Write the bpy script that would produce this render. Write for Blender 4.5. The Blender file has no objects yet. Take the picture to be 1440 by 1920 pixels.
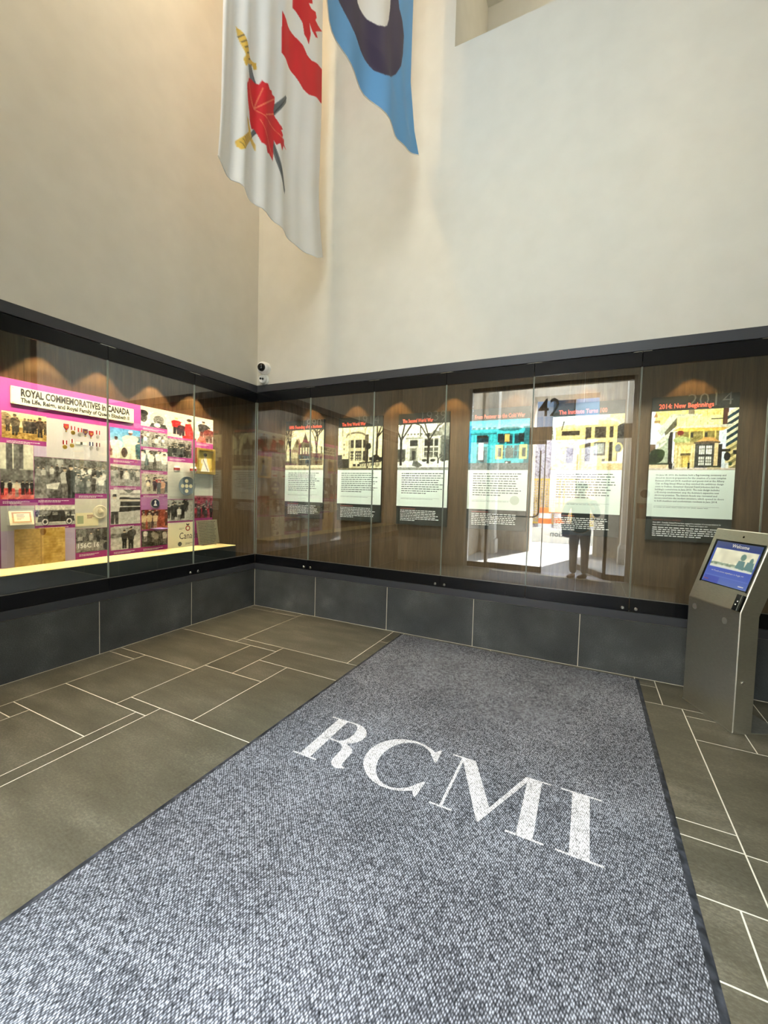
import bpy, bmesh, math, random
import numpy as np
from mathutils import Vector, Matrix

C = bpy.context.scene.collection
sc = bpy.context.scene
R = math.radians

# ------------------------------------------------------------------ camera
cam_d = bpy.data.cameras.new('camera'); cam = bpy.data.objects.new('camera', cam_d); C.objects.link(cam)
_r = Vector((0.8956038, 0.4440388, 0.0268944)); _u = Vector((-0.0447839, 0.0298469, 0.9985507)); _f = Vector((-0.4425926, 0.8955103, -0.0466168))
cam.matrix_world = Matrix(((_r.x, _u.x, -_f.x, 3.68917), (_r.y, _u.y, -_f.y, -3.88901), (_r.z, _u.z, -_f.z, 1.443), (0, 0, 0, 1)))
cam_d.sensor_fit = 'HORIZONTAL'; cam_d.sensor_width = 36.0; cam_d.lens = 779.6237 / 1440 * 36
cam_d.clip_start = 0.02; cam_d.clip_end = 400
sc.camera = cam

# ------------------------------------------------------------------ sky, sun, lamps, exposure
w = bpy.data.worlds.new('sky'); sc.world = w; w.use_nodes = True
bg = w.node_tree.nodes['Background']; bg.inputs[0].default_value = (0.72, 0.86, 1.0, 1); bg.inputs[1].default_value = 8.0
sun_d = bpy.data.lights.new('sun', 'SUN'); sun_d.energy = 125; sun_d.angle = R(0.53); sun_d.color = (1, 0.95, 0.86)
sun = bpy.data.objects.new('sun', sun_d); C.objects.link(sun)
sun.rotation_euler = Vector((-1.25, 3.9, -4.6)).to_track_quat('-Z', 'Y').to_euler()

def lamp(name, kind, loc, energy, color, aim=None, **kw):
    d = bpy.data.lights.new(name, kind); d.energy = energy; d.color = color
    for k, v in kw.items(): setattr(d, k, v)
    o = bpy.data.objects.new(name, d); C.objects.link(o); o.location = loc
    if aim is not None: o.rotation_euler = (Vector(aim) - Vector(loc)).to_track_quat('-Z', 'Y').to_euler()
    return o

WARM = (1.0, 0.60, 0.20)
# daylight entering at the tall clerestory over the doors and at the doors themselves (light portals sample the sky, they emit nothing)
for nm, loc, sx, sy in (('clerestory_portal', (3.0, -4.25, 5.9), 3.0, 1.0), ('door_portal', (2.9, -4.42, 1.75), 2.86, 3.5)):
    p_ = lamp(nm, 'AREA', loc, 1.0, (1, 1, 1), (loc[0], 0, loc[2]), shape='RECTANGLE', size=sx, size_y=sy)
    p_.data.cycles.is_portal = True
# area lamps without fixtures, added to brighten the hall, the mat and the portico
lamp('clerestory_fill', 'AREA', (3.0, -4.18, 5.9), 38, (0.86, 0.98, 1.0), (3.3, 0.0, 2.6), shape='RECTANGLE', size=2.8, size_y=0.9, spread=R(95))
lamp('portico_door_fill', 'AREA', (2.9, -5.5, 4.62), 350, (0.78, 0.89, 1.0), (3.1, -3.4, 0.0), shape='RECTANGLE', size=2.6, size_y=0.9, spread=R(78))
lamp('portico_fill', 'AREA', (2.9, -6.7, 4.85), 280, (0.9, 0.95, 1.0), (2.9, -6.7, 0), shape='RECTANGLE', size=2.4, size_y=0.8)
# ceiling downlights of the hall; the neutral ones are added to lighten the flags
for x, y, e in ((1.0, -2.9, 60), (0.8, -1.7, 36), (3.9, -1.4, 10), (2.9, -2.5, 24)):
    lamp('ceiling_downlight', 'AREA', (x, y, 7.52), e, (1.0, 0.75, 0.44) if x < 2 else (1.0, 0.95, 0.86), (x, y, 0), shape='DISK', size=0.22)
lamp('niche_fill', 'AREA', (3.9, 0.35, 7.05), 9, (1.0, 0.86, 0.62), (2.3, 0.5, 5.9), shape='DISK', size=0.15)  # lamp added to lighten the left reveal of the recess
lamp('lobby_downlight', 'AREA', (6.2, -2.6, 2.9), 5, (0.92, 1.0, 0.9), (6.2, -2.6, 0), shape='SQUARE', size=0.8)
# warm puck lights in the display cases
for x in (0.55, 1.18, 1.72, 2.36, 3.0, 3.62, 4.41):
    lamp('case_spotlight', 'SPOT', (x, 0.235, 2.615), 15, WARM, (x, 0.235, 1.0), spot_size=R(80), spot_blend=0.15, shadow_soft_size=0.02)
for y in (-2.58, -2.06, -1.60, -1.09, -0.62):
    lamp('case_spotlight', 'SPOT', (-0.235, y, 2.625), 26, (1.0, 0.68, 0.32), (-0.235, y, 1.0), spot_size=R(80), spot_blend=0.15, shadow_soft_size=0.02)
# warm white strip in the top front of the left case
lamp('case_strip_light', 'AREA', (-0.07, -1.5, 2.56), 27, (1.0, 0.88, 0.63), (-0.30, -1.5, 1.3), shape='RECTANGLE', size=2.7, size_y=0.03, spread=R(80))

lamp('case_strip_light', 'AREA', (2.4, 0.06, 2.56), 38, (0.97, 1.0, 0.92), (2.4, 0.30, 1.3), shape='RECTANGLE', size=4.7, size_y=0.03, spread=R(80))  # second strip, added to brighten the history boards

sc.view_settings.view_transform = 'Standard'
sc.view_settings.look = 'None'
sc.view_settings.gamma = 1.0
sc.view_settings.use_curve_mapping = False
sc.view_settings.exposure = 0.14
try:
    sc.cycles.use_denoising = True
    sc.cycles.max_bounces = 12; sc.cycles.diffuse_bounces = 6; sc.cycles.glossy_bounces = 6
    sc.cycles.transparent_max_bounces = 32
    sc.cycles.sample_clamp_indirect = 12
    sc.cycles.caustics_reflective = False; sc.cycles.caustics_refractive = False
except Exception: pass

# ------------------------------------------------------------------ helpers
rng = np.random.default_rng(7)
def lin(c):
    c = np.asarray(c, float) / 255.0
    return np.where(c <= 0.04045, c / 12.92, ((c + 0.055) / 1.055) ** 2.4)

def mat(name, rgb=None, rough=0.5, metal=0.0, spec=0.5, srgb=True, emit=0.0):
    m = bpy.data.materials.new(name); m.use_nodes = True
    b = m.node_tree.nodes['Principled BSDF']
    if rgb is not None:
        c = lin(rgb) if srgb else rgb
        b.inputs['Base Color'].default_value = (*[float(v) for v in c], 1)
        if emit:
            b.inputs['Emission Color'].default_value = (*[float(v) for v in c], 1); b.inputs['Emission Strength'].default_value = emit
    b.inputs['Roughness'].default_value = rough; b.inputs['Metallic'].default_value = metal
    b.inputs['Specular IOR Level'].default_value = spec
    return m

def nd(m, t, **kw):
    n = m.node_tree.nodes.new(t)
    for k, v in kw.items():
        if k in n.inputs: n.inputs[k].default_value = v
        else: setattr(n, k, v)
    return n
def ln(m, a, b): m.node_tree.links.new(a, b)
def bsdf(m): return m.node_tree.nodes['Principled BSDF']
def ramp(m, fac, stops):
    r = nd(m, 'ShaderNodeValToRGB')
    e = r.color_ramp.elements
    while len(e) < len(stops): e.new(0.5)
    for el, (p, c) in zip(e, stops): el.position = p; el.color = (*c, 1)
    ln(m, fac, r.inputs[0]); return r.outputs[0]
def coords(m, scale=(1, 1, 1), rot=(0, 0, 0)):
    g = nd(m, 'ShaderNodeNewGeometry'); mp = nd(m, 'ShaderNodeMapping')
    mp.inputs['Scale'].default_value = scale; mp.inputs['Rotation'].default_value = rot
    ln(m, g.outputs['Position'], mp.inputs['Vector']); return mp.outputs[0]
def bump(m, h, strength=0.3, dist=0.01):
    b = nd(m, 'ShaderNodeBump'); b.inputs['Strength'].default_value = strength; b.inputs['Distance'].default_value = dist
    ln(m, h, b.inputs['Height']); ln(m, b.outputs[0], bsdf(m).inputs['Normal'])

class MB:
    def __init__(s): s.v = []; s.f = []
    def quad(s, a, b, c, d):
        n = len(s.v); s.v += [tuple(a), tuple(b), tuple(c), tuple(d)]; s.f.append((n, n + 1, n + 2, n + 3)); return s
    def box(s, x0, x1, y0, y1, z0, z1):
        n = len(s.v)
        s.v += [(x0, y0, z0), (x1, y0, z0), (x1, y1, z0), (x0, y1, z0), (x0, y0, z1), (x1, y0, z1), (x1, y1, z1), (x0, y1, z1)]
        s.f += [tuple(n + i for i in q) for q in ((0, 3, 2, 1), (4, 5, 6, 7), (0, 1, 5, 4), (1, 2, 6, 5), (2, 3, 7, 6), (3, 0, 4, 7))]
        return s
    def prism(s, poly, ext):           # poly: 3D points (planar), ext: extrusion vector
        n = len(s.v); k = len(poly); e = Vector(ext)
        s.v += [tuple(p) for p in poly] + [tuple(Vector(p) + e) for p in poly]
        s.f.append(tuple(n + i for i in range(k))[::-1]); s.f.append(tuple(n + k + i for i in range(k)))
        s.f += [(n + i, n + (i + 1) % k, n + k + (i + 1) % k, n + k + i) for i in range(k)]
        return s
    def tube(s, pts, r, seg=8, cap=True):
        pts = [Vector(p) for p in pts]; rings = []
        rs = r if isinstance(r, (list, tuple)) else [r] * len(pts)
        up = None
        for i, p in enumerate(pts):
            t = (pts[min(i + 1, len(pts) - 1)] - pts[max(i - 1, 0)]).normalized()
            if up is None: up = Vector((0, 0, 1)) if abs(t.z) < 0.9 else Vector((1, 0, 0))
            a = t.cross(up).normalized(); b = a.cross(t).normalized(); up = b
            n = len(s.v); rings.append(n)
            for j in range(seg):
                th = 2 * math.pi * j / seg; s.v.append(tuple(p + (a * math.cos(th) + b * math.sin(th)) * rs[i]))
        for n, m_ in zip(rings, rings[1:]):
            s.f += [(n + j, n + (j + 1) % seg, m_ + (j + 1) % seg, m_ + j) for j in range(seg)]
        if cap:
            s.f.append(tuple(rings[0] + j for j in range(seg))[::-1]); s.f.append(tuple(rings[-1] + j for j in range(seg)))
        return s
    def lathe(s, prof, o, axis=(0, 0, 1), seg=24):   # prof: (radius, height along axis)
        ax = Vector(axis).normalized(); a = ax.orthogonal().normalized(); b = ax.cross(a); o = Vector(o); rings = []
        for r_, h in prof:
            n = len(s.v); rings.append(n)
            for j in range(seg):
                th = 2 * math.pi * j / seg; s.v.append(tuple(o + ax * h + (a * math.cos(th) + b * math.sin(th)) * max(r_, 1e-4)))
        for n, m_ in zip(rings, rings[1:]):
            s.f += [(n + j, n + (j + 1) % seg, m_ + (j + 1) % seg, m_ + j) for j in range(seg)]
        s.f.append(tuple(rings[0] + j for j in range(seg))[::-1]); s.f.append(tuple(rings[-1] + j for j in range(seg)))
        return s

def obj(name, mb, m=None, parent=None, smooth=False, bevel=0.0):
    if isinstance(mb, MB):
        me = bpy.data.meshes.new(name); me.from_pydata(mb.v, [], mb.f)
    else: me = mb
    if bevel:
        bm = bmesh.new(); bm.from_mesh(me); bmesh.ops.recalc_face_normals(bm, faces=bm.faces)
        bmesh.ops.bevel(bm, geom=list(bm.edges), offset=bevel, segments=1, affect='EDGES', clamp_overlap=True); bm.to_mesh(me); bm.free()
    elif isinstance(mb, MB):
        bm = bmesh.new(); bm.from_mesh(me); bmesh.ops.recalc_face_normals(bm, faces=bm.faces); bm.to_mesh(me); bm.free()
    if smooth: me.shade_smooth()
    if m is not None: me.materials.clear(); me.materials.append(m)
    o = bpy.data.objects.new(name, me); C.objects.link(o)
    if parent is not None: attach(o, parent)
    return o
def attach(o, parent):
    o.parent = parent
    if parent is not None: o.matrix_parent_inverse = world(parent).inverted()
def world(o):
    M = o.matrix_basis.copy()
    if o.parent is not None: M = world(o.parent) @ o.matrix_parent_inverse @ M
    return M
def empty(name, loc=(0, 0, 0)):
    o = bpy.data.objects.new(name, None); C.objects.link(o); o.location = loc; o.empty_display_size = 0.1; return o
def tag(o, label, cat, group=None):
    o['label'] = label; o['category'] = cat
    if group: o['group'] = group
    return o
def struct(o): o['kind'] = 'structure'; return o
def stuff(o): o['kind'] = 'stuff'; return o

def text_mesh(body, size, offset=0.0, align='LEFT', space_line=1.0, sx=1.0, shear=0.0, spacing=1.0, res=2):
    cu = bpy.data.curves.new('lettering', 'FONT'); cu.body = body; cu.size = size; cu.offset = offset; cu.align_x = align
    cu.space_line = space_line; cu.resolution_u = res; cu.shear = shear; cu.space_character = spacing; cu.fill_mode = 'FRONT'
    o = bpy.data.objects.new('lettering', cu); C.objects.link(o)
    dg = bpy.context.evaluated_depsgraph_get(); me = bpy.data.meshes.new_from_object(o.evaluated_get(dg))
    bpy.data.objects.remove(o); bpy.data.curves.remove(cu)
    if sx != 1.0: me.transform(Matrix.Diagonal((sx, 1, 1, 1)))
    return me
def frame_matrix(o, u, v):
    u = Vector(u).normalized(); v = Vector(v).normalized(); n = u.cross(v); o = Vector(o)
    return Matrix(((u.x, v.x, n.x, o.x), (u.y, v.y, n.y, o.y), (u.z, v.z, n.z, o.z), (0, 0, 0, 1)))
def lettering(name, body, size, o, u, v, m, parent, fit=None, **kw):
    me = text_mesh(body, size, **kw)
    if fit:
        xs = [q.co.x for q in me.vertices]; me.transform(Matrix.Diagonal((fit / (max(xs) - min(xs)), 1, 1, 1)))
    me.transform(frame_matrix(o, u, v)); return obj(name, me, m, parent)

# ---- flat prints: a fine grid of vertices carrying the printed colours
M_PRINT = mat('printed_paper', rough=0.55, spec=0.25)
_at = nd(M_PRINT, 'ShaderNodeAttribute'); _at.attribute_name = 'print'; ln(M_PRINT, _at.outputs['Color'], bsdf(M_PRINT).inputs['Base Color'])
def grid_mesh(name, P, cols):          # P (h,w,3) positions, cols (h,w,3) sRGB 0-255
    h, w_ = P.shape[:2]
    me = bpy.data.meshes.new(name); me.vertices.add(h * w_); me.vertices.foreach_set('co', P.reshape(-1).astype(np.float32))
    i = np.arange(h * w_).reshape(h, w_)
    q = np.stack([i[1:, :-1], i[1:, 1:], i[:-1, 1:], i[:-1, :-1]], -1).reshape(-1)
    n = (h - 1) * (w_ - 1)
    me.loops.add(4 * n); me.loops.foreach_set('vertex_index', q.astype(np.int32))
    me.polygons.add(n); me.polygons.foreach_set('loop_start', (np.arange(n) * 4).astype(np.int32))
    me.update(calc_edges=True)
    if cols is not None:
        a = me.color_attributes.new('print', 'FLOAT_COLOR', 'POINT')
        c4 = np.ones((h * w_, 4), np.float32); c4[:, :3] = lin(np.clip(cols, 0, 255)).reshape(-1, 3); a.data.foreach_set('color', c4.reshape(-1))
    return me
def print_on(name, img, o, u, v, parent, label=None):   # o = top-left corner, u across, v down (vectors with length)
    h, w_ = img.shape[:2]; o, u, v = (np.asarray(t, float) for t in (o, u, v))
    s = np.linspace(0, 1, w_)[None, :, None]; t = np.linspace(0, 1, h)[:, None, None]
    ob = obj(name, grid_mesh(name, o + u * s + v * t, img), M_PRINT, parent)
    if label: ob['label'] = label
    return ob

def vnoise(h, w_, n, seed):
    g = np.random.default_rng(seed).random((n + 2, int(n * w_ / h) + 3))
    y = np.linspace(0, n, h); x = np.linspace(0, n * w_ / h, w_)
    yi = y.astype(int); xi = x.astype(int); fy = (y - yi)[:, None]; fx = (x - xi)[None, :]
    fy = fy * fy * (3 - 2 * fy); fx = fx * fx * (3 - 2 * fx)
    a = g[yi][:, xi]; b = g[yi][:, xi + 1]; c = g[yi + 1][:, xi]; d = g[yi + 1][:, xi + 1]
    return (a * (1 - fx) + b * fx) * (1 - fy) + (c * (1 - fx) + d * fx) * fy

class Pic:
    def __init__(s, w_, h, c=(200, 200, 200), ss=2):
        s.ss = ss; s.W = w_ * ss; s.H = h * ss; s.a = np.empty((s.H, s.W, 3)); s.a[:] = c; s.asp = w_ / h
    def win(s, x0, x1, y0, y1):
        i0 = max(int(x0 * s.W) - 1, 0); i1 = min(int(x1 * s.W) + 2, s.W); j0 = max(int(y0 * s.H) - 1, 0); j1 = min(int(y1 * s.H) + 2, s.H)
        if i1 <= i0 or j1 <= j0: return None
        return slice(j0, j1), slice(i0, i1), (np.arange(i0, i1) + .5)[None, :] / s.W, (np.arange(j0, j1) + .5)[:, None] / s.H
    def put(s, wn, m_, c, a=1.0):
        t = s.a[wn[0], wn[1]]; t[m_] = t[m_] * (1 - a) + np.asarray(c, float) * a
    def rect(s, x0, y0, x1, y1, c, a=1.0):
        wn = s.win(x0, x1, y0, y1)
        if wn: s.put(wn, (wn[2] >= x0) & (wn[2] < x1) & (wn[3] >= y0) & (wn[3] < y1), c, a)
    def ell(s, cx, cy, rx, ry, c, a=1.0):
        wn = s.win(cx - rx, cx + rx, cy - ry, cy + ry)
        if wn: s.put(wn, ((wn[2] - cx) / rx) ** 2 + ((wn[3] - cy) / ry) ** 2 < 1, c, a)
    def poly(s, pts, c, a=1.0):
        xs = [p[0] for p in pts]; ys = [p[1] for p in pts]; wn = s.win(min(xs), max(xs), min(ys), max(ys))
        if not wn: return
        X, Y = wn[2], wn[3]; m_ = np.zeros((Y.shape[0], X.shape[1]), bool)
        for (x0, y0), (x1, y1) in zip(pts, pts[1:] + pts[:1]):
            if y0 == y1: continue
            m_ ^= ((Y > y0) != (Y > y1)) & (X < (x1 - x0) * (Y - y0) / (y1 - y0) + x0)
        s.put(wn, m_, c, a)
    def line(s, p, q, wd, c, a=1.0):      # wd as a share of the height
        dx = (q[0] - p[0]) * s.asp; dy = q[1] - p[1]; L = math.hypot(dx, dy) or 1e-6; nx = -dy / L * wd / 2 / s.asp; ny = dx / L * wd / 2
        s.poly([(p[0] + nx, p[1] + ny), (q[0] + nx, q[1] + ny), (q[0] - nx, q[1] - ny), (p[0] - nx, p[1] - ny)], c, a)
    def vgrad(s, y0, y1, c0, c1):
        j0, j1 = int(y0 * s.H), int(y1 * s.H); t = np.linspace(0, 1, max(j1 - j0, 1))[:, None, None]
        s.a[j0:j1] = np.asarray(c0, float) * (1 - t) + np.asarray(c1, float) * t
    def noise(s, amp, n, seed=1, y0=0, y1=1, x0=0, x1=1):
        k = (vnoise(s.H, s.W, n, seed) - .5)[..., None] * 2 * amp
        j0, j1, i0, i1 = int(y0 * s.H), int(y1 * s.H), int(x0 * s.W), int(x1 * s.W); s.a[j0:j1, i0:i1] += k[j0:j1, i0:i1]
    def tree(s, x, base, top, c, seed, wd=0.03, spread=0.25):
        r_ = random.Random(seed)
        def br(px, py, ang, L, w_, d):
            qx = px + math.sin(ang) * L / s.asp; qy = py - math.cos(ang) * L; s.line((px, py), (qx, qy), w_, c)
            if d:
                for k in range(3 if d > 2 else 2): br(qx, qy, ang + r_.uniform(-.65, .65), L * r_.uniform(.55, .8), w_ * .62, d - 1)
        br(x, base, r_.uniform(-.06, .06), (base - top) * .42, wd, 5)
    def person(s, x, base, h, body, skin=(205, 180, 150), hair=(40, 35, 32), legs=None, wide=0.34):
        hw = h * wide / 2 / s.asp; hr = h * .075
        lg = legs or tuple(v * .6 for v in body)
        s.poly([(x - hw * .62, base), (x - hw * .6, base - h * .5), (x + hw * .6, base - h * .5), (x + hw * .62, base), (x + hw * .1, base), (x, base - h * .35), (x - hw * .1, base)], lg)
        s.poly([(x - hw * .75, base - h * .42), (x - hw, base - h * .74), (x - hw * .5, base - h * .83), (x + hw * .5, base - h * .83), (x + hw, base - h * .74), (x + hw * .75, base - h * .42)], body)
        s.ell(x, base - h * .91, hr / s.asp * .85, hr, skin)
        s.poly([(x - hr / s.asp * .95, base - h * .92), (x - hr / s.asp * .7, base - h), (x + hr / s.asp * .7, base - h), (x + hr / s.asp * .95, base - h * .92)], hair)
    def get(s):
        return s.a.reshape(s.H // s.ss, s.ss, s.W // s.ss, s.ss, 3).mean((1, 3))

def word_bars(name, o, u, v, width, lines, pitch, height, m, parent, seed, indent=0.0, last=0.6):
    """rows of illegible small print: one thin quad per word"""
    r_ = random.Random(seed); mb = MB(); o, u, v = Vector(o), Vector(u), Vector(v)
    for i in range(lines):
        x = 0.0; W = width * (r_.uniform(.86, 1.0) if i < lines - 1 else last)
        while x < W - 0.012:
            L = min(r_.uniform(.012, .05) * width / 0.5, W - x)
            a = o + u * x + v * (i * pitch); mb.quad(a, a + u * L, a + u * L + v * height, a + v * height); x += L + 0.0075 * width / 0.5
    return obj(name, mb, m, parent)

# ------------------------------------------------------------------ materials
M_WALL = mat('white_wall_paint', rough=0.8, spec=0.2)
t_ = nd(M_WALL, 'ShaderNodeTexNoise', Scale=5.0, Detail=3.0); ln(M_WALL, coords(M_WALL), t_.inputs['Vector'])
ln(M_WALL, ramp(M_WALL, t_.outputs['Fac'], [(0.3, tuple(lin((205, 203, 193)))), (0.7, tuple(lin((210, 208, 198))))]), bsdf(M_WALL).inputs['Base Color'])
M_GREY = mat('lobby_grey_paint', (150, 155, 140), 0.7)
M_CEIL = mat('ceiling_paint', (225, 220, 208), 0.9)

M_TILE = mat('olive_stone_tile', rough=0.42, spec=0.4)
n1 = nd(M_TILE, 'ShaderNodeTexNoise', Scale=2.2, Detail=6.0, Roughness=0.65); ln(M_TILE, coords(M_TILE, (1, 3.2, 1), (0, 0, 0.25)), n1.inputs['Vector'])
n2 = nd(M_TILE, 'ShaderNodeTexNoise', Scale=60.0, Detail=4.0, Roughness=0.7); ln(M_TILE, coords(M_TILE, (1, 1.8, 1), (0, 0, 0.25)), n2.inputs['Vector'])
mx = nd(M_TILE, 'ShaderNodeMix', data_type='FLOAT'); mx.inputs[0].default_value = 0.5; ln(M_TILE, n1.outputs['Fac'], mx.inputs[2]); ln(M_TILE, n2.outputs['Fac'], mx.inputs[3])
inf = nd(M_TILE, 'ShaderNodeObjectInfo'); ad = nd(M_TILE, 'ShaderNodeMath', operation='MULTIPLY_ADD'); ad.inputs[1].default_value = 0.07; ln(M_TILE, inf.outputs['Random'], ad.inputs[0]); ln(M_TILE, mx.outputs[0], ad.inputs[2])
ln(M_TILE, ramp(M_TILE, ad.outputs[0], [(0.34, tuple(lin((60, 56, 43)))), (0.55, tuple(lin((87, 82, 67)))), (0.72, tuple(lin((118, 111, 95))))]), bsdf(M_TILE).inputs['Base Color'])
bump(M_TILE, n2.outputs['Fac'], 0.12, 0.004)
M_GROUT = mat('pale_grout', (206, 198, 178), 0.85)

M_STONE = mat('charcoal_stone_cladding', rough=0.75, spec=0.12)
n1 = nd(M_STONE, 'ShaderNodeTexNoise', Scale=3.0, Detail=5.0); ln(M_STONE, coords(M_STONE), n1.inputs['Vector'])
n2 = nd(M_STONE, 'ShaderNodeTexNoise', Scale=140.0, Detail=3.0, Roughness=0.8); ln(M_STONE, coords(M_STONE), n2.inputs['Vector'])
mx = nd(M_STONE, 'ShaderNodeMix', data_type='FLOAT'); mx.inputs[0].default_value = 0.55; ln(M_STONE, n1.outputs['Fac'], mx.inputs[2]); ln(M_STONE, n2.outputs['Fac'], mx.inputs[3])
ln(M_STONE, ramp(M_STONE, mx.outputs[0], [(0.3, tuple(lin((52, 53, 52)))), (0.55, tuple(lin((82, 84, 82)))), (0.75, tuple(lin((124, 126, 123))))]), bsdf(M_STONE).inputs['Base Color'])
bump(M_STONE, n2.outputs['Fac'], 0.15, 0.003)

M_TRIM = mat('dark_grey_trim_metal', (64, 66, 71), 0.42, 0.2)
M_RAIL = mat('black_door_rail', (18, 19, 22), 0.22, 0.0, 0.3)
M_CHROME = mat('chrome', (215, 215, 212), 0.18, 1.0)
M_DARK = mat('black_gap', (8, 8, 9), 0.7)
M_EDGE = mat('bright_rail_edge', (128, 126, 120), 0.35, 0.6)

def glass_material(name, r0, tint):
    m = bpy.data.materials.new(name); m.use_nodes = True; nt = m.node_tree; nt.nodes.clear()
    out = nt.nodes.new('ShaderNodeOutputMaterial'); mixs = nt.nodes.new('ShaderNodeMixShader')
    tr = nt.nodes.new('ShaderNodeBsdfTransparent'); tr.inputs[0].default_value = (*tint, 1)
    gl = nt.nodes.new('ShaderNodeBsdfGlossy'); gl.inputs['Roughness'].default_value = 0.0; gl.inputs[0].default_value = (1, 1, 1, 1)
    lw = nt.nodes.new('ShaderNodeLayerWeight'); lw.inputs[0].default_value = 0.5
    pw = nt.nodes.new('ShaderNodeMath'); pw.operation = 'POWER'; pw.inputs[1].default_value = 5.0
    ma = nt.nodes.new('ShaderNodeMath'); ma.operation = 'MULTIPLY_ADD'; ma.inputs[1].default_value = 1 - r0; ma.inputs[2].default_value = r0
    nt.links.new(lw.outputs['Facing'], pw.inputs[0]); nt.links.new(pw.outputs[0], ma.inputs[0]); nt.links.new(ma.outputs[0], mixs.inputs[0])
    nt.links.new(tr.outputs[0], mixs.inputs[1]); nt.links.new(gl.outputs[0], mixs.inputs[2]); nt.links.new(mixs.outputs[0], out.inputs[0])
    return m
M_GLASS = glass_material('clear_glass', 0.09, (0.97, 0.985, 0.975))
M_DOORGLASS = glass_material('door_glass', 0.04, (0.985, 0.995, 0.99))
M_GEDGE = mat('pale_glass_edge', (150, 160, 150), 0.2, 0, 0.6)

M_WOOD = mat('brown_wood_veneer', rough=0.5, spec=0.3)
n1 = nd(M_WOOD, 'ShaderNodeTexNoise', Scale=3.0, Detail=6.0, Roughness=0.6, Distortion=0.6); ln(M_WOOD, coords(M_WOOD, (9, 9, 0.55)), n1.inputs['Vector'])
n2 = nd(M_WOOD, 'ShaderNodeTexNoise', Scale=30.0, Detail=3.0); ln(M_WOOD, coords(M_WOOD, (6, 6, 0.25)), n2.inputs['Vector'])
mx = nd(M_WOOD, 'ShaderNodeMix', data_type='FLOAT'); mx.inputs[0].default_value = 0.4; ln(M_WOOD, n1.outputs['Fac'], mx.inputs[2]); ln(M_WOOD, n2.outputs['Fac'], mx.inputs[3])
inf = nd(M_WOOD, 'ShaderNodeObjectInfo'); ad = nd(M_WOOD, 'ShaderNodeMath', operation='MULTIPLY_ADD'); ad.inputs[1].default_value = 0.08; ln(M_WOOD, inf.outputs['Random'], ad.inputs[0]); ln(M_WOOD, mx.outputs[0], ad.inputs[2])
ln(M_WOOD, ramp(M_WOOD, ad.outputs[0], [(0.32, tuple(lin((64, 50, 36)))), (0.55, tuple(lin((93, 75, 53)))), (0.75, tuple(lin((120, 98, 71))))]), bsdf(M_WOOD).inputs['Base Color'])

# entrance mat: looped pile, bright and dark loops in diagonal rows
def mat_pile(name, lo, mid, hi):
    m = mat(name, rough=0.95, spec=0.1)
    v = nd(m, 'ShaderNodeTexVoronoi', Scale=1.0, Randomness=0.4); ln(m, coords(m, (150, 78, 1), (0, 0, R(28))), v.inputs['Vector'])
    n = nd(m, 'ShaderNodeTexNoise', Scale=45.0, Detail=4.0, Roughness=0.75); ln(m, coords(m), n.inputs['Vector'])
    n3 = nd(m, 'ShaderNodeTexNoise', Scale=2.2, Detail=3.0); ln(m, coords(m), n3.inputs['Vector'])
    a = nd(m, 'ShaderNodeMath', operation='MULTIPLY_ADD'); a.inputs[1].default_value = -0.85; a.inputs[2].default_value = 0.74; ln(m, v.outputs['Distance'], a.inputs[0])
    b = nd(m, 'ShaderNodeMath', operation='MULTIPLY_ADD'); b.inputs[1].default_value = 0.5; ln(m, n.outputs['Fac'], b.inputs[0]); ln(m, a.outputs[0], b.inputs[2])
    c = nd(m, 'ShaderNodeMath', operation='MULTIPLY_ADD'); c.inputs[1].default_value = 0.18; ln(m, n3.outputs['Fac'], c.inputs[0]); ln(m, b.outputs[0], c.inputs[2])
    ln(m, ramp(m, c.outputs[0], [(0.42, lo), (0.68, mid), (0.98, hi)]), bsdf(m).inputs['Base Color'])
    bump(m, v.outputs['Distance'], -0.6, 0.004)
    return m
M_MAT = mat_pile('grey_loop_pile', tuple(lin((26, 27, 29))), tuple(lin((78, 78, 81))), tuple(lin((166, 167, 172))))
M_MATW = mat_pile('white_loop_pile', tuple(lin((104, 100, 98))), tuple(lin((178, 173, 170))), tuple(lin((228, 226, 224))))
M_RUBBER = mat('black_rubber_edge', rough=0.55)
n1 = nd(M_RUBBER, 'ShaderNodeTexNoise', Scale=25.0, Detail=4.0); ln(M_RUBBER, coords(M_RUBBER), n1.inputs['Vector'])
ln(M_RUBBER, ramp(M_RUBBER, n1.outputs['Fac'], [(0.4, tuple(lin((26, 28, 31)))), (0.75, tuple(lin((74, 76, 82))))]), bsdf(M_RUBBER).inputs['Base Color'])

M_STEEL = mat('brushed_steel', rough=0.42, metal=0.95)
n1 = nd(M_STEEL, 'ShaderNodeTexNoise', Scale=40.0, Detail=3.0); ln(M_STEEL, coords(M_STEEL, (1, 1, 14)), n1.inputs['Vector'])
ln(M_STEEL, ramp(M_STEEL, n1.outputs['Fac'], [(0.3, tuple(lin((196, 193, 180)))), (0.7, tuple(lin((214, 211, 198))))]), bsdf(M_STEEL).inputs['Base Color'])
n2 = nd(M_STEEL, 'ShaderNodeTexNoise', Scale=6.0, Detail=4.0); ln(M_STEEL, coords(M_STEEL), n2.inputs['Vector'])
rr = nd(M_STEEL, 'ShaderNodeMapRange'); rr.inputs[3].default_value = 0.30; rr.inputs[4].default_value = 0.42; ln(M_STEEL, n2.outputs['Fac'], rr.inputs[0]); ln(M_STEEL, rr.outputs[0], bsdf(M_STEEL).inputs['Roughness'])

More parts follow.
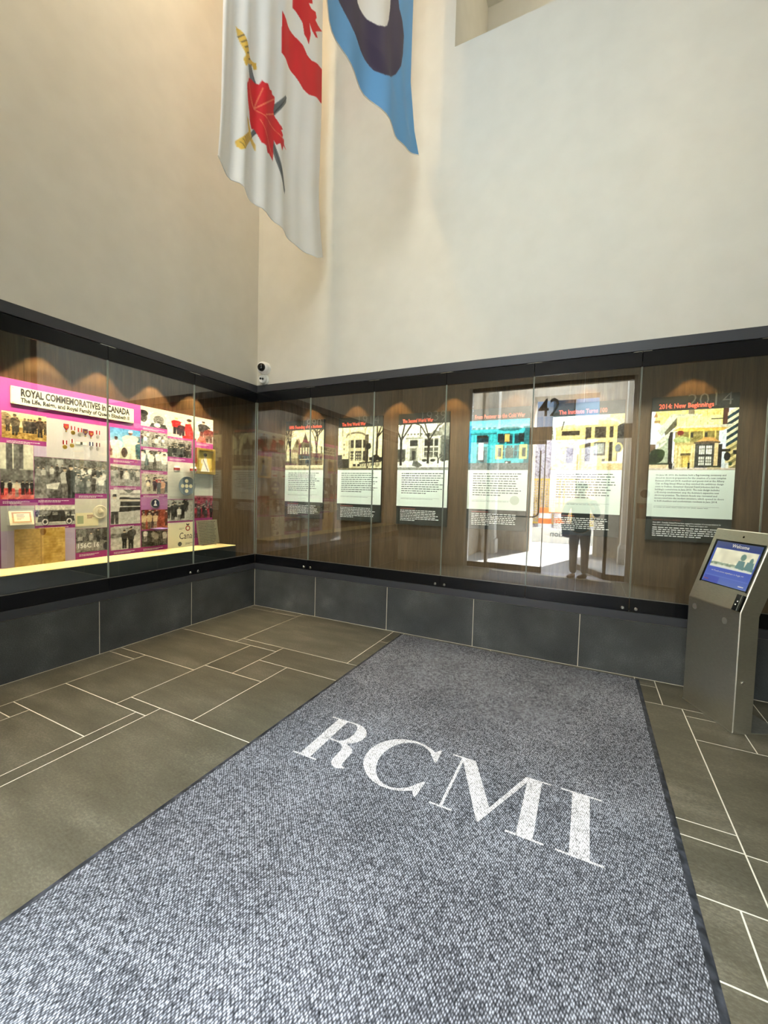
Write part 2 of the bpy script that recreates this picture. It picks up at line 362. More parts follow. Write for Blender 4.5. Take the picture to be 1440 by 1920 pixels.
M_ORANGE = mat('orange_ink', (255, 106, 78), 0.6)
M_INK = mat('dark_grey_ink', (70, 76, 72), 0.6)
M_FAINT = mat('grey_ink', (92, 96, 92), 0.6)
M_WHITEINK = mat('white_ink', (232, 232, 226), 0.6)
M_REDINK = mat('dull_red_ink', (150, 84, 76), 0.6)
M_BOARD = mat('black_board', (44, 48, 44), 0.5, 0, 0.3)
M_PANELW = mat('pale_green_white_panel', (226, 236, 222), 0.5, 0, 0.3)
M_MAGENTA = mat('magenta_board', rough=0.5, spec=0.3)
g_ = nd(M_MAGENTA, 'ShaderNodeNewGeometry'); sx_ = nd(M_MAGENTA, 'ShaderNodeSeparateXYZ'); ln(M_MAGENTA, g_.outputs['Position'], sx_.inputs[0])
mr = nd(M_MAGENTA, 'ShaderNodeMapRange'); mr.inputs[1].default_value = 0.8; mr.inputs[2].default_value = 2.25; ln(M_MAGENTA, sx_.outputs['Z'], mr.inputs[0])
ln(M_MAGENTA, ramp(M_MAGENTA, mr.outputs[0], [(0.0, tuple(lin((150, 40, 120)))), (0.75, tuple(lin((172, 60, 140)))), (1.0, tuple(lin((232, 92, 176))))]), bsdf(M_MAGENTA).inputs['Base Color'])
M_LILAC = mat('lilac_panel', (188, 172, 196), 0.5, 0, 0.3)
M_CREAM = mat('cream_card', (244, 236, 200), 0.55, 0, 0.3)
M_CREAMSH = mat('cream_shelf', (226, 208, 150), 0.5)
M_PLINTH = mat('green_black_plinth', (40, 46, 42), 0.5)
M_GOLD = mat('gold_metal', (214, 176, 84), 0.3, 0.9)
M_SILVER = mat('silver_metal', (200, 198, 190), 0.3, 0.9)
M_RIBR = mat('red_ribbon', (176, 44, 44), 0.7); M_RIBW = mat('white_ribbon', (230, 226, 216), 0.7); M_RIBB = mat('navy_ribbon', (50, 54, 96), 0.7)
M_CHINA = mat('white_china', (238, 234, 220), 0.15)
M_ACRYL = glass_material('clear_acrylic', 0.05, (0.97, 0.98, 0.97))
M_WPLAST = mat('white_plastic', (236, 236, 232), 0.3)
M_BPLAST = mat('black_plastic', (14, 14, 15), 0.12)

# ------------------------------------------------------------------ room shell
XE, YD, ZC = 5.05, -4.3, 7.6     # end of the right-hand wall, door wall, ceiling
T = 0.55
# floor slab with grout, tiles as pieces
floor = struct(obj('floor', MB().box(-0.6, 8.0, YD - 0.06, 0.6, -0.08, -0.0008), M_GROUT))
TILES = [(0, .38, -.11, 0), (.38, .75, -.11, 0), (0, .75, -1.03, -.11), (.75, 1.917, -.93, 0), (1.917, 2.040, -.33, 0), (1.917, 2.040, -.93, -.33),
 (.75, 1.24, -1.03, -.93), (0, .938, -1.645, -1.03), (.938, 1.24, -1.54, -1.03), (1.24, 2.040, -1.245, -.93), (1.24, 1.54, -1.54, -1.245),
 (.938, 1.54, -2.147, -1.54), (1.54, 2.040, -2.147, -1.245), (0, .341, -1.743, -1.645), (0, .341, -2.65, -1.743), (.341, .938, -2.25, -1.645),
 (.938, 1.243, -2.25, -2.147), (.341, 1.15, -2.555, -2.25), (1.15, 1.243, -3.35, -2.25), (1.243, 2.040, -3.35, -2.147), (.341, .548, -2.657, -2.555),
 (.548, 1.15, -3.35, -2.555), (0, .341, -3.35, -2.657), (.341, .548, -3.35, -2.657), (0, .938, YD, -3.35), (.938, 2.040, YD, -3.35),
 (2.040, 2.92, -.07, 0), (2.92, 4.075, -.07, 0),
 (4.075, 4.213, -.13, 0), (4.075, 4.213, -.43, -.13), (4.213, 4.80, -.43, 0), (4.325, 4.80, -.53, -.43), (4.075, 4.325, -1.64, -.43), (4.325, 4.618, -.836, -.53),
 (4.618, 5.4, -.836, -.53), (4.325, 5.4, -1.748, -.836), (4.075, 4.325, -1.744, -1.64), (4.075, 4.325, -2.053, -1.744), (4.325, 5.4, -2.053, -1.748),
 (4.075, 4.231, -2.359, -2.053), (4.231, 4.84, -2.66, -2.053), (4.84, 5.4, -2.66, -2.053), (4.075, 4.231, -3.0, -2.359), (4.231, 4.84, -3.3, -2.66), (4.84, 5.4, -3.3, -2.66),
 (4.075, 4.231, YD, -3.0), (4.231, 5.4, YD, -3.3), (4.80, 5.4, -.53, 0), (5.4, 6.7, -1.2, 0.45), (6.7, 8.0, -1.2, 0.45), (5.4, 6.7, -2.7, -1.2), (6.7, 8.0, -2.7, -1.2), (5.4, 6.7, YD, -2.7), (6.7, 8.0, YD, -2.7)]
g = 0.0030
for (a, b, c, d) in TILES:
    obj('tile', MB().box(a + g, b - g, c + g, d - g, -0.02, 0.0), M_TILE, floor, bevel=0.0008)

# walls above the cases (the niche wall_right carries a recess high up)
ZW = 2.70
wl = struct(obj('wall_left', MB().box(-T, 0.0, YD - 0.3, 0.0, ZW, ZC), M_WALL))
RX0, RX1, RZ0, RZ1, RD = 2.373, 4.6, 5.604, 7.1, 1.15
mb = MB(); mb.box(-T, RX0, 0, T, ZW, ZC); mb.box(RX1, XE, 0, T, ZW, ZC); mb.box(RX0, RX1, 0, T, ZW, RZ0); mb.box(RX0, RX1, 0, T, RZ1, ZC); mb.box(RX0 - .1, RX1 + .1, RD, RD + .1, RZ0 - .1, RZ1 + .1)
mb.box(RX0 - .1, RX0, T, RD, RZ0 - .1, RZ1 + .1); mb.box(RX1, RX1 + .1, T, RD, RZ0 - .1, RZ1 + .1); mb.box(RX0, RX1, T, RD, RZ0 - .1, RZ0); mb.box(RX0, RX1, T, RD, RZ1, RZ1 + .1)
struct(obj('wall_right', mb, M_WALL))
mb = MB(); mb.box(-T, 0.01, -6, T + .1, -.1, .0); 
# masonry behind the cases
mb = MB(); mb.box(-T, -0.42, YD - 0.3, T, 0.0, ZW); struct(obj('wall_left_backing', mb, M_WALL))
mb = MB(); mb.box(-0.42, XE, 0.40, T, 0.0, ZW); struct(obj('wall_right_backing', mb, M_WALL))
# door wall with the entrance and the clerestory
DX0, DX1, DZ = 1.45, 4.33, 3.55
CX0, CX1, CZ0, CZ1 = 1.5, 4.5, 5.4, 6.4
mb = MB(); y0, y1 = YD - 0.3, YD
mb.box(-T, DX0, y0, y1, 0, CZ0); mb.box(DX1, 8.0, y0, y1, 0, CZ0); mb.box(DX0, DX1, y0, y1, DZ, CZ0)
mb.box(-T, CX0, y0, y1, CZ0, ZC); mb.box(CX1, 8.0, y0, y1, CZ0, ZC); mb.box(CX0, CX1, y0, y1, CZ1, ZC)
struct(obj('wall_front', mb, M_WALL))
struct(obj('ceiling', MB().box(-T, 8.0, YD - 0.3, T, ZC, ZC + 0.15), M_CEIL))
# lobby beyond the end of the right-hand wall
struct(obj('wall_lobby_end', MB().box(8.0, 8.15, YD - .3, T, -.05, ZC), M_GREY))
struct(obj('wall_lobby_back', MB().box(5.22, 8.0, 0.46, T, -.05, ZC), M_GREY))
struct(obj('trim_1', MB().box(XE, XE + .17, -0.02, T, 0, ZC), M_TRIM))
struct(obj('trim_2', MB().box(XE + .17, 8.0, 0.42, 0.46, 0.0, 2.45), mat('lobby_dark_panelling', (52, 44, 36), .45)))
# recessed clerestory window
win = struct(obj('window_1', MB().box(CX0, CX1, YD - .22, YD - .20, CZ0, CZ1), M_DOORGLASS))
for i in range(4):
    x = CX0 + (CX1 - CX0) * i / 3; obj('mullion', MB().box(x - .03, x + .03, YD - .25, YD - .17, CZ0, CZ1), M_TRIM, win)
for z in (CZ0 + .03, CZ1 - .03): obj('window_frame', MB().box(CX0, CX1, YD - .25, YD - .17, z - .03, z + .03), M_TRIM, win)

# stone cladding under the cases
bl = struct(obj('baseboard_left', MB().box(-0.40, -0.0014, YD, 0.0014, 0, 0.4575), M_GROUT))
br = struct(obj('baseboard_right', MB().box(-0.40, XE, 0.0014, 0.40, 0, 0.4575), M_GROUT))
for i in range(5):
    a, b = -0.9125 * i, max(-0.9125 * (i + 1), YD)
    obj('tile', MB().box(-0.02, 0.0, b + g, a - g, 0.003, 0.4555), M_STONE, bl, bevel=0.0012)
for i in range(6):
    a, b = 0.914 * i, min(0.914 * (i + 1), XE)
    obj('tile', MB().box(a + g, b - g, 0.0, 0.02, 0.003, 0.4555), M_STONE, br, bevel=0.0012)
# metal sill strips between the stone and the glass doors, and the head channel above
ZS0, ZS1, ZG0, ZG1, ZT0, ZT1 = 0.458, 0.527, 0.641, 2.495, 2.616, 2.698
def run_left(name, x0, x1, z0, z1, m): return struct(obj(name, MB().box(x0, x1, YD, 0.0, z0, z1), m, bevel=0.0015))
def run_right(name, y0, y1, z0, z1, m): return struct(obj(name, MB().box(0.0, XE, y0, y1, z0, z1), m, bevel=0.0015))
run_left('trim_3', -0.06, 0.004, ZS0, ZS1, M_TRIM); run_right('trim_4', -0.004, 0.06, ZS0, ZS1, M_TRIM)
run_left('trim_5', -0.06, 0.006, ZT0, ZT1, M_TRIM); run_right('trim_6', -0.006, 0.06, ZT0, ZT1, M_TRIM)

# ------------------------------------------------------------------ display cases
def lock(o, n, parent):
    ax = Vector(n); ob = obj('lock', MB().lathe([(0.011, 0), (0.013, 0.002), (0.013, 0.008), (0.010, 0.011), (0.004, 0.011), (0.003, 0.009)], o, n, 16), M_CHROME, parent, smooth=False); return ob
def glass_door(case, side, a, b, lockside=0):
    """one frameless leaf from a to b along the wall, black rails top and bottom; side 'R' (plane y=0) or 'L' (plane x=0)"""
    e = 0.002
    def bx(mb, s0, s1, d0, d1, z0, z1):        # s along the wall, d depth into the case
        return mb.box(s0, s1, d0, d1, z0, z1) if side == 'R' else mb.box(-d1, -d0, s0, s1, z0, z1)
    s0, s1 = min(a, b) + e, max(a, b) - e
    d = obj('glass_door', bx(MB(), s0, s1, 0.006, 0.016, ZG0 - .03, ZG1 + .03), M_GLASS, case)
    obj('bottom_rail', bx(MB(), s0, s1, 0.0, 0.022, ZS1 + .004, ZG0), M_RAIL, d, bevel=0.001)
    obj('top_rail', bx(MB(), s0, s1, 0.0, 0.022, ZG1, ZT0 - .006), M_RAIL, d, bevel=0.001)
    obj('rail_edge', bx(MB(), s0, s1, -0.001, 0.004, ZG0 - .001, ZG0 + .005), M_EDGE, d)
    for s in (s0, s1 - .0025): obj('glass_edge', bx(MB(), s, s + .0025, 0.004, 0.017, ZG0, ZG1), M_GEDGE, d)
    if lockside:
        s = s1 - .045 if lockside > 0 else s0 + .045
        lock((s, 0.0, 0.558) if side == 'R' else (0.0, s, 0.558), (0, -1, 0) if side == 'R' else (1, 0, 0), d)
    else:
        s = (s0 + s1) / 2
    for s in ((s0 + .03), (s1 - .03)):
        obj('pivot', bx(MB(), s - .03, s + .03, -.001, .02, ZT0 - .006, ZT0 - .002), M_CHROME, d)
    return d
WD = 0.38     # depth of the wood back panel
caseR = tag(empty('display_case', (2.5, 0.2, 0.45)), 'long built-in display case with glass doors along the right wall holding six history boards', 'display case')
caseL = tag(empty('display_case', (-0.2, -2.0, 0.45)), 'built-in display case with glass doors along the left wall holding the magenta royal board', 'display case')
seamsR = [0.0, 0.797, 1.613, 2.401, 3.202, 4.012, 4.80, XE]
for i in range(7): glass_door(caseR, 'R', seamsR[i], seamsR[i + 1], {0: 1, 1: -1, 2: 1, 3: -1, 4: 1, 5: -1}.get(i, 0))
seamsL = [0.0, -0.885, -1.745, -2.62, -3.5, YD]
for i in range(5): glass_door(caseL, 'L', seamsL[i], seamsL[i + 1], {0: -1, 1: 1, 2: -1, 3: 1}.get(i, 0))
for i in range(7):   # veneer sheets
    a = -0.40 + i * 0.80; b = min(a + 0.80, XE)
    obj('veneer_panel', MB().box(max(a, -WD) + .0008, b - .0008, WD, WD + .018, 0.455, ZW - .0), M_WOOD, caseR)
for i in range(6):
    a = 0.38 - i * 0.85; b = max(a - 0.85, YD)
    obj('veneer_panel', MB().box(-WD - .018, -WD, b + .0008, a - .0008, 0.455, ZW), M_WOOD, caseL)
obj('case_ceiling', MB().box(-WD, XE, 0.024, WD, 2.64, 2.68), M_RAIL, caseR)
obj('case_ceiling', MB().box(-WD, -0.024, YD, 0.02, 2.64, 2.68), M_RAIL, caseL)
obj('case_floor', MB().box(-WD, XE, 0.024, WD, 0.455, 0.47), M_RAIL, caseR)
obj('case_floor', MB().box(-WD, -0.024, YD, 0.02, 0.455, 0.47), M_RAIL, caseL)
obj('end_panel', MB().box(XE - .02, XE, 0.026, WD - .002, 0.472, 2.638), M_WOOD, caseR)
pl = obj('plinth', MB().box(-WD + .001, -0.03, YD + .02, -0.285, 0.471, 0.772), M_PLINTH, caseL)
obj('plinth_top', MB().box(-WD + .001, -0.03, YD + .02, -0.285, 0.7721, 0.777), M_CREAMSH, pl)

# ---- history boards on the right
def facade(p, x0, x1, top, base, stone, dark, seed=0):
    """classical clubhouse front: flat wing with door on the left, round portico of columns on the right"""
    L = x1 - x0; H = base - top
    sh = tuple(v * .72 for v in stone); li = tuple(min(v * 1.15, 255) for v in stone)
    p.rect(x0, top + H * .08, x1, base, stone); p.rect(x0 - L * .02, top + H * .06, x1 + L * .01, top + H * .14, li); p.rect(x0 - L * .02, top + H * .17, x1, top + H * .2, sh)
    for k in range(5): p.rect(x0 + L * (.02 + .1 * k), top, x0 + L * (.08 + .1 * k), top + H * .06, sh)
    p.rect(x0 + L * .10, top + H * .25, x0 + L * .34, top + H * .46, dark); p.rect(x0 + L * .09, top + H * .48, x0 + L * .36, top + H * .52, li)
    p.rect(x0 + L * .12, top + H * .55, x0 + L * .32, base, sh); p.rect(x0 + L * .18, top + H * .64, x0 + L * .27, base - H * .03, dark)
    for k in (.0, .065, .37, .43): p.rect(x0 + L * k, top + H * .2, x0 + L * (k + .045), base, li)
    a, b = x0 + L * .52, x0 + L * .95
    p.ell((a + b) / 2, top + H * .16, (b - a) * .56, H * .12, stone); p.rect(a - L * .03, top + H * .1, b + L * .03, top + H * .2, li); p.ell((a + b) / 2, top + H * .07, (b - a) * .5, H * .06, sh)
    p.rect(a, top + H * .2, b, base - H * .12, sh)
    for k in range(3):
        u0 = a + (b - a) * (.06 + .33 * k); u1 = u0 + (b - a) * .22
        p.rect(u0, top + H * .25, u1, top + H * .46, dark); p.rect(u0, top + H * .55, u1, base - H * .2, dark)
        for q in range(1, 3): p.rect(u0 + (u1 - u0) * q / 3 - .003, top + H * .55, u0 + (u1 - u0) * q / 3 + .003, base - H * .2, li)
        p.rect(u0, top + H * .66, u1, top + H * .675, li)
    for k in range(4): p.rect(a + (b - a) * (-.03 + .33 * k), top + H * .2, a + (b - a) * (.04 + .33 * k), base - H * .1, li)
    p.rect(a - L * .03, top + H * .48, b + L * .03, top + H * .52, li); p.rect(a - L * .03, base - H * .13, b + L * .03, base, li)

def photo_1890():
    p = Pic(78, 74, (236, 226, 180)); p.noise(8, 4, 1)
    p.poly([(.18, .9), (.18, .5), (.28, .28), (.36, .2), (.40, .32), (.46, .3), (.53, .05), (.60, .3), (.66, .25), (.72, .45), (.72, .9)], (150, 136, 104))
    p.poly([(.36, .9), (.36, .4), (.46, .3), (.53, .06), (.60, .3), (.70, .42), (.70, .9)], (96, 86, 68)); p.poly([(.27, .36), (.31, .19), (.36, .36)], (110, 92, 66))
    for x in (.40, .47, .54, .61): p.rect(x, .44, x + .035, .6, (226, 216, 180)); p.rect(x, .66, x + .035, .84, (60, 54, 46))
    p.rect(.20, .56, .34, .70, (200, 188, 150)); p.rect(.38, .72, .68, .74, (210, 200, 168)); p.rect(.72, .58, .98, .9, (124, 112, 86)); p.rect(.93, .42, .96, .6, (70, 60, 48))
    for x in (.77, .84, .91): p.rect(x, .66, x + .03, .74, (60, 54, 44))
    p.rect(0, .78, .30, .88, (116, 104, 80)); p.tree(.15, .9, -.15, (66, 56, 44), 3, .055); p.tree(.82, .9, -.1, (66, 56, 44), 9, .05); p.tree(.03, .86, .1, (96, 84, 64), 21, .03)
    p.rect(0, .88, 1, .96, (232, 222, 180)); p.rect(0, .95, 1, 1, (170, 158, 124)); p.person(.60, .9, .2, (40, 36, 32)); p.noise(14, 30, 2); return p.get()
def photo_1914():
    p = Pic(84, 84, (238, 230, 184)); p.noise(8, 3, 4)
    p.poly([(.10, .2), (.22, .12), (.48, .1), (.62, .16), (.70, .25), (.70, .95), (.10, .95)], (206, 196, 156)); p.poly([(.10, .2), (.20, .14), (.20, .8), (.10, .8)], (224, 214, 172))
    p.ell(.42, .22, .23, .11, (120, 110, 86)); p.ell(.42, .25, .22, .10, (216, 206, 164)); p.rect(.22, .30, .62, .8, (76, 70, 60)); p.rect(.22, .48, .62, .56, (200, 190, 152)); p.rect(.22, .78, .62, .93, (222, 212, 172))
    for x in (.22, .37, .545): p.rect(x, .25, x + .035, .8, (228, 220, 180))
    p.rect(.27, .05, .295, .86, (200, 192, 156))
    for x in (.30, .345, .43, .475, .51): 
        for y in (.6, .67, .74): p.rect(x, y, x + .022, y + .045, (206, 198, 160))
    for x in (.36, .46): p.rect(x, .86, x + .06, .91, (50, 46, 40))
    for y in (.38, .48, .62): p.rect(.13, y, .16, y + .05, (130, 120, 94))
    p.rect(0, .64, .10, .98, (54, 54, 46)); p.rect(.10, .74, .27, .98, (64, 64, 54)); p.rect(.62, .18, .70, .9, (96, 88, 70)); p.rect(.72, .70, 1, .80, (60, 56, 46)); p.ell(.86, .70, .08, .05, (40, 38, 32))
    p.tree(.88, .70, -.35, (70, 62, 50), 5, .05); p.tree(.62, .2, -.1, (110, 98, 76), 8, .012); p.line((.11, .0), (.11, .2), .012, (90, 80, 62))
    p.line((.68, .98), (.68, .48), .03, (36, 34, 30)); p.poly([(.64, .47), (.66, .38), (.74, .38), (.76, .47), (.73, .52), (.67, .52)], (44, 42, 36))
    for cx in (.58, .74, .90):
        p.ell(cx, .86, .065, .085, (214, 206, 168)); p.ell(cx, .86, .048, .062, (74, 70, 58))
        for k in range(6): a = k * math.pi / 6; p.line((cx - .055 * math.cos(a), .86 - .075 * math.sin(a)), (cx + .055 * math.cos(a), .86 + .075 * math.sin(a)), .012, (206, 198, 160))
    p.line((.5, .84), (.98, .80), .03, (52, 48, 40)); p.person(.81, .9, .2, (60, 56, 48)); p.rect(0, .95, 1, 1, (120, 114, 92)); p.noise(14, 34, 6); return p.get()
def photo_1939():
    p = Pic(98, 84, (236, 236, 214)); p.rect(.80, .1, 1, .8, (120, 122, 112)); p.poly([(.78, .22), (.9, .0), (1, .0), (1, .3)], (170, 172, 158)); p.rect(.9, .36, 1, .8, (84, 86, 80))
    p.rect(0, .54, .16, .80, (92, 92, 82)); facade(p, .17, .84, .20, .80, (190, 190, 170), (66, 68, 64)); p.rect(.44, .06, .46, .28, (80, 80, 72))
    p.poly([(.62, .25), (.72, .14), (.86, .2), (.88, .27)], (140, 140, 126)); p.rect(0, .80, 1, 1, (232, 234, 222)); p.poly([(.32, .80), (.4, .80), (.5, .9), (.42, .95), (.3, .9)], (120, 120, 112))
    p.rect(0, .94, 1, 1, (160, 160, 150)); p.rect(0, .76, .14, .82, (120, 118, 106)); p.tree(.07, .9, -.4, (62, 60, 54), 12, .055); p.tree(.60, .86, -.35, (56, 54, 48), 15, .045); p.line((.61, .86), (.61, .2), .045, (56, 54, 48)); p.tree(.80, .86, .65, (60, 60, 54), 2, .03)
    for x in (.54, .70, .9): p.ell(x, .79, .05, .03, (80, 82, 74))
    p.noise(12, 36, 3); return p.get()
def photo_postwar():
    p = Pic(112, 84, (150, 222, 232)); p.vgrad(0, .3, (70, 180, 205), (190, 236, 240)); p.rect(0, .1, .06, .9, (38, 150, 190)); p.rect(.9, .15, 1, .9, (60, 120, 126))
    facade(p, .04, .92, .14, .86, (74, 170, 176), (40, 70, 78)); p.rect(.14, .30, .32, .36, (60, 56, 44)); p.rect(.17, .45, .26, .8, (216, 220, 218))
    for x in (.49, .60, .83): p.rect(x, .28, x + .09, .45, (50, 56, 56))
    p.rect(.605, .29, .685, .44, (238, 206, 120))
    for k in range(1, 4): p.rect(.605 + .02 * k, .29, .608 + .02 * k, .44, (60, 56, 44))
    for x in (.46, .85): p.rect(x, .5, x + .12, .78, (238, 232, 130)); p.rect(x + .04, .56, x + .10, .74, (70, 80, 70))
    p.rect(.62, .56, .76, .76, (96, 112, 108)); p.rect(0, .86, 1, 1, (110, 118, 116)); p.rect(.62, .82, .72, .87, (40, 60, 60)); p.ell(.65, .85, .02, .015, (240, 244, 236)); p.noise(10, 30, 5); return p.get()
def photo_100():
    p = Pic(134, 104, (232, 232, 216)); p.vgrad(0, .3, (196, 214, 214), (236, 236, 224)); p.rect(.8, .0, 1, .5, (236, 214, 150)); p.poly([(.74, .3), (1, .16), (1, .6), (.74, .6)], (90, 86, 80))
    p.poly([(.06, .22), (.5, .16), (.5, .9), (.06, .9)], (214, 196, 140)); p.poly([(.04, .2), (.5, .12), (.52, .2), (.06, .26)], (238, 222, 164)); p.rect(.14, .28, .40, .36, (74, 66, 52)); p.rect(.08, .36, .5, .42, (230, 212, 158))
    p.ell(.70, .16, .25, .11, (240, 226, 172)); p.ell(.70, .18, .23, .08, (206, 190, 138)); p.rect(.48, .22, .92, .84, (92, 84, 72))
    for x in (.56, .76, .86): p.rect(x, .22, x + .05, .84, (224, 204, 146))
    p.rect(.5, .42, .88, .5, (214, 196, 144)); p.rect(.60, .52, .74, .70, (150, 156, 150))
    for k in range(1, 4): p.rect(.60 + .035 * k, .52, .605 + .035 * k, .70, (230, 222, 190))
    p.rect(.56, .74, .80, .8, (220, 208, 164)); p.ell(.93, .6, .06, .09, (206, 186, 120)); p.ell(.93, .61, .04, .07, (90, 100, 110)); p.rect(.14, .5, .4, .9, (196, 180, 130)); p.rect(.22, .58, .32, .88, (84, 74, 58))
    p.rect(0, .88, 1, 1, (222, 198, 146)); p.rect(.6, .80, .72, .92, (236, 216, 164)); p.line((.0, .2), (.02, .45), .012, (80, 90, 70)); p.line((.14, .26), (.17, .1), .02, (90, 80, 60)); p.noise(10, 40, 8); return p.get()
def photo_2014():
    p = Pic(164, 114, (228, 236, 240))
    p.poly([(0, .0), (1, .0), (1, .5), (0, .5)], (226, 234, 238)); p.rect(.14, .0, .87, .3, (226, 214, 138))
    for k in range(9): p.rect(.2 + .075 * k, 0, .205 + .075 * k, .3, (176, 164, 100))
    p.poly([(.05, .0), (.16, .0), (.16, .28), (.05, .16)], (222, 206, 140)); p.poly([(.03, .1), (.06, .02), (.08, .1)], (170, 130, 80)); p.rect(.04, .16, .11, .2, (170, 140, 90)); p.rect(.44, 0, .51, .08, (140, 132, 112))
    p.poly([(.08, .34), (.24, .06), (.60, .08), (.60, .11), (.32, .12), (.14, .42)], (196, 198, 180)); p.poly([(.17, .36), (.31, .12), (.31, .26), (.18, .42)], (110, 106, 84))
    p.rect(.32, .11, .82, .27, (216, 216, 160)); 
    for k in range(6): p.rect(.34 + .08 * k, .12, .343 + .08 * k, .27, (170, 172, 120))
    p.rect(.83, .0, .89, .28, (96, 66, 56)); p.rect(.70, .16, .84, .175, (90, 80, 60))
    for k in range(9): 
        y = .02 + k * .11; p.poly([(.88, y + .06), (1, y - .05), (1, y + .005), (.88, y + .115)], (234, 226, 190) if k < 5 else (226, 210, 150)); p.poly([(.88, y + .115), (1, y + .005), (1, y + .06), (.88, y + .17)], (34, 70, 80) if k < 5 else (150, 140, 96))
    p.poly([(.20, .50), (.08, .58), (.08, .52), (.32, .27), (.96, .26), (.9, .32), (.34, .30)], (206, 204, 184)); p.poly([(.28, .34), (.34, .30), (.9, .31), (.84, .36), (.34, .36)], (226, 186, 92))
    p.rect(.30, .36, .80, .60, (150, 138, 84)); 
    for x in (.34, .46, .62, .75): p.rect(x, .34, x + .015, .6, (222, 200, 120))
    for x in (.48, .64): p.rect(x, .38, x + .03, .46, (60, 56, 48))
    p.ell(.36, .38, .04, .04, (130, 60, 50)); p.ell(.38, .50, .10, .06, (176, 186, 130)); p.poly([(.22, .48), (.24, .36), (.27, .36), (.27, .98), (.22, .98)], (48, 40, 32))
    p.poly([(.11, .56), (.22, .46), (.23, .96), (.12, .96)], (176, 184, 160)); p.rect(.14, .88, .2, .96, (110, 140, 120)); p.poly([(.08, .64), (.2, .5), (.2, .54), (.08, .68)], (220, 216, 190)); p.rect(.0, .56, .07, .7, (120, 100, 80))
    p.ell(.09, .76, .09, .12, (58, 70, 44)); p.ell(.04, .82, .07, .1, (50, 60, 38)); p.ell(.14, .72, .05, .07, (70, 84, 52)); p.rect(0, .88, .24, .91, (60, 70, 50)); p.rect(0, .91, .24, .98, (226, 206, 168))
    p.rect(.30, .55, .78, .96, (218, 196, 136)); p.rect(.30, .54, .52, .58, (196, 176, 120)); p.rect(.38, .60, .48, .72, (236, 214, 140)); p.rect(.39, .76, .48, .95, (190, 160, 84)); p.rect(.405, .79, .465, .95, (232, 206, 120)); p.rect(.37, .72, .5, .76, (120, 104, 72))
    for x in (.31, .35, .49, .53): p.rect(x, .6, x + .022, .95, (236, 220, 170))
    p.poly([(.52, .56), (.64, .46), (.74, .47), (.82, .54), (.8, .56)], (206, 158, 96)); p.ell(.67, .555, .15, .03, (110, 96, 78)); p.rect(.54, .57, .80, .96, (86, 86, 82))
    for x in (.585, .665): p.rect(x, .60, x + .065, .74, (232, 232, 216)); p.rect(x, .78, x + .065, .92, (222, 222, 206)); 
    for x in (.585, .665):
        for k in (1, 2): p.rect(x + .022 * k, .6, x + .022 * k + .003, .92, (90, 90, 84))
        for y in (.65, .83, .87): p.rect(x, y, x + .065, y + .008, (90, 90, 84))
    p.rect(.755, .56, .80, .96, (222, 200, 150)); p.rect(.80, .58, .84, .96, (52, 46, 38)); p.ell(.9, .78, .035, .07, (30, 34, 30)); p.rect(.84, .66, .93, .70, (70, 66, 50)); p.rect(.96, .68, 1, .74, (60, 60, 50))
    p.rect(0, .965, 1, 1.0, (222, 206, 188)); p.rect(.68, .93, .83, .96, (70, 76, 48)); p.rect(.69, .955, .84, .985, (206, 190, 150)); p.rect(.88, .88, .92, .97, (226, 226, 216)); p.ell(.94, .9, .02, .03, (90, 110, 70))
    for x in (.255, .275, .30): p.person(x, .985, .12, (40, 38, 36) if x < .28 else (210, 206, 200))
    p.person(.475, .975, .12, (50, 50, 50)); p.noise(9, 60, 4); return p.get()

BODY6 = """On June 28, 2010, the Institute held a flag-lowering ceremony and
closed its doors in preparation for the creation of a new complex.
Between 2010 and 2014, members and guests met at the Albany
Club on King Street West as they watched the ambitious design
come to fruition. Governor General David Johnston laid the
building's cornerstone in June 2013. The new design includes
a 42-storey condominium atop the Institute's expansive new
six-storey premises. The historic facade was recreated and
incorporated into the modern structure, which opened its doors
to both members and condominium residents in June 2014."""
LOW6 = """Since 2001, Canadian Armed Forces have engaged in a number of overseas missions to
support peace and fight terrorist activities. The largest and longest was"""
BOARDS = [(0.160, '1890: Founding of the Institute', '1890', photo_1890, 'history board on the founding of the Institute, picturing a spired brick house'),
          (0.958, 'The First World War', '1914', photo_1914, 'history board titled The First World War with sepia columned portico and wagon wheels'),
          (1.746, 'The Second World War', '1939', photo_1939, 'history board titled The Second World War with snowy black and white clubhouse'),
          (2.548, 'From Postwar to the Cold War', None, photo_postwar, 'history board titled From Postwar to the Cold War with a teal tinted clubhouse'),
          (3.342, 'The Institute Turns 100', None, photo_100, 'history board titled The Institute Turns 100 with cream stone clubhouse photograph'),
          (4.131, '2014: New Beginnings', '2014', photo_2014, 'history board titled 2014 New Beginnings, rising behind the steel kiosk')]
BW, BY, BT = 0.588, 0.352, 0.012
UX, UZ = (1, 0, 0), (0, 0, 1)
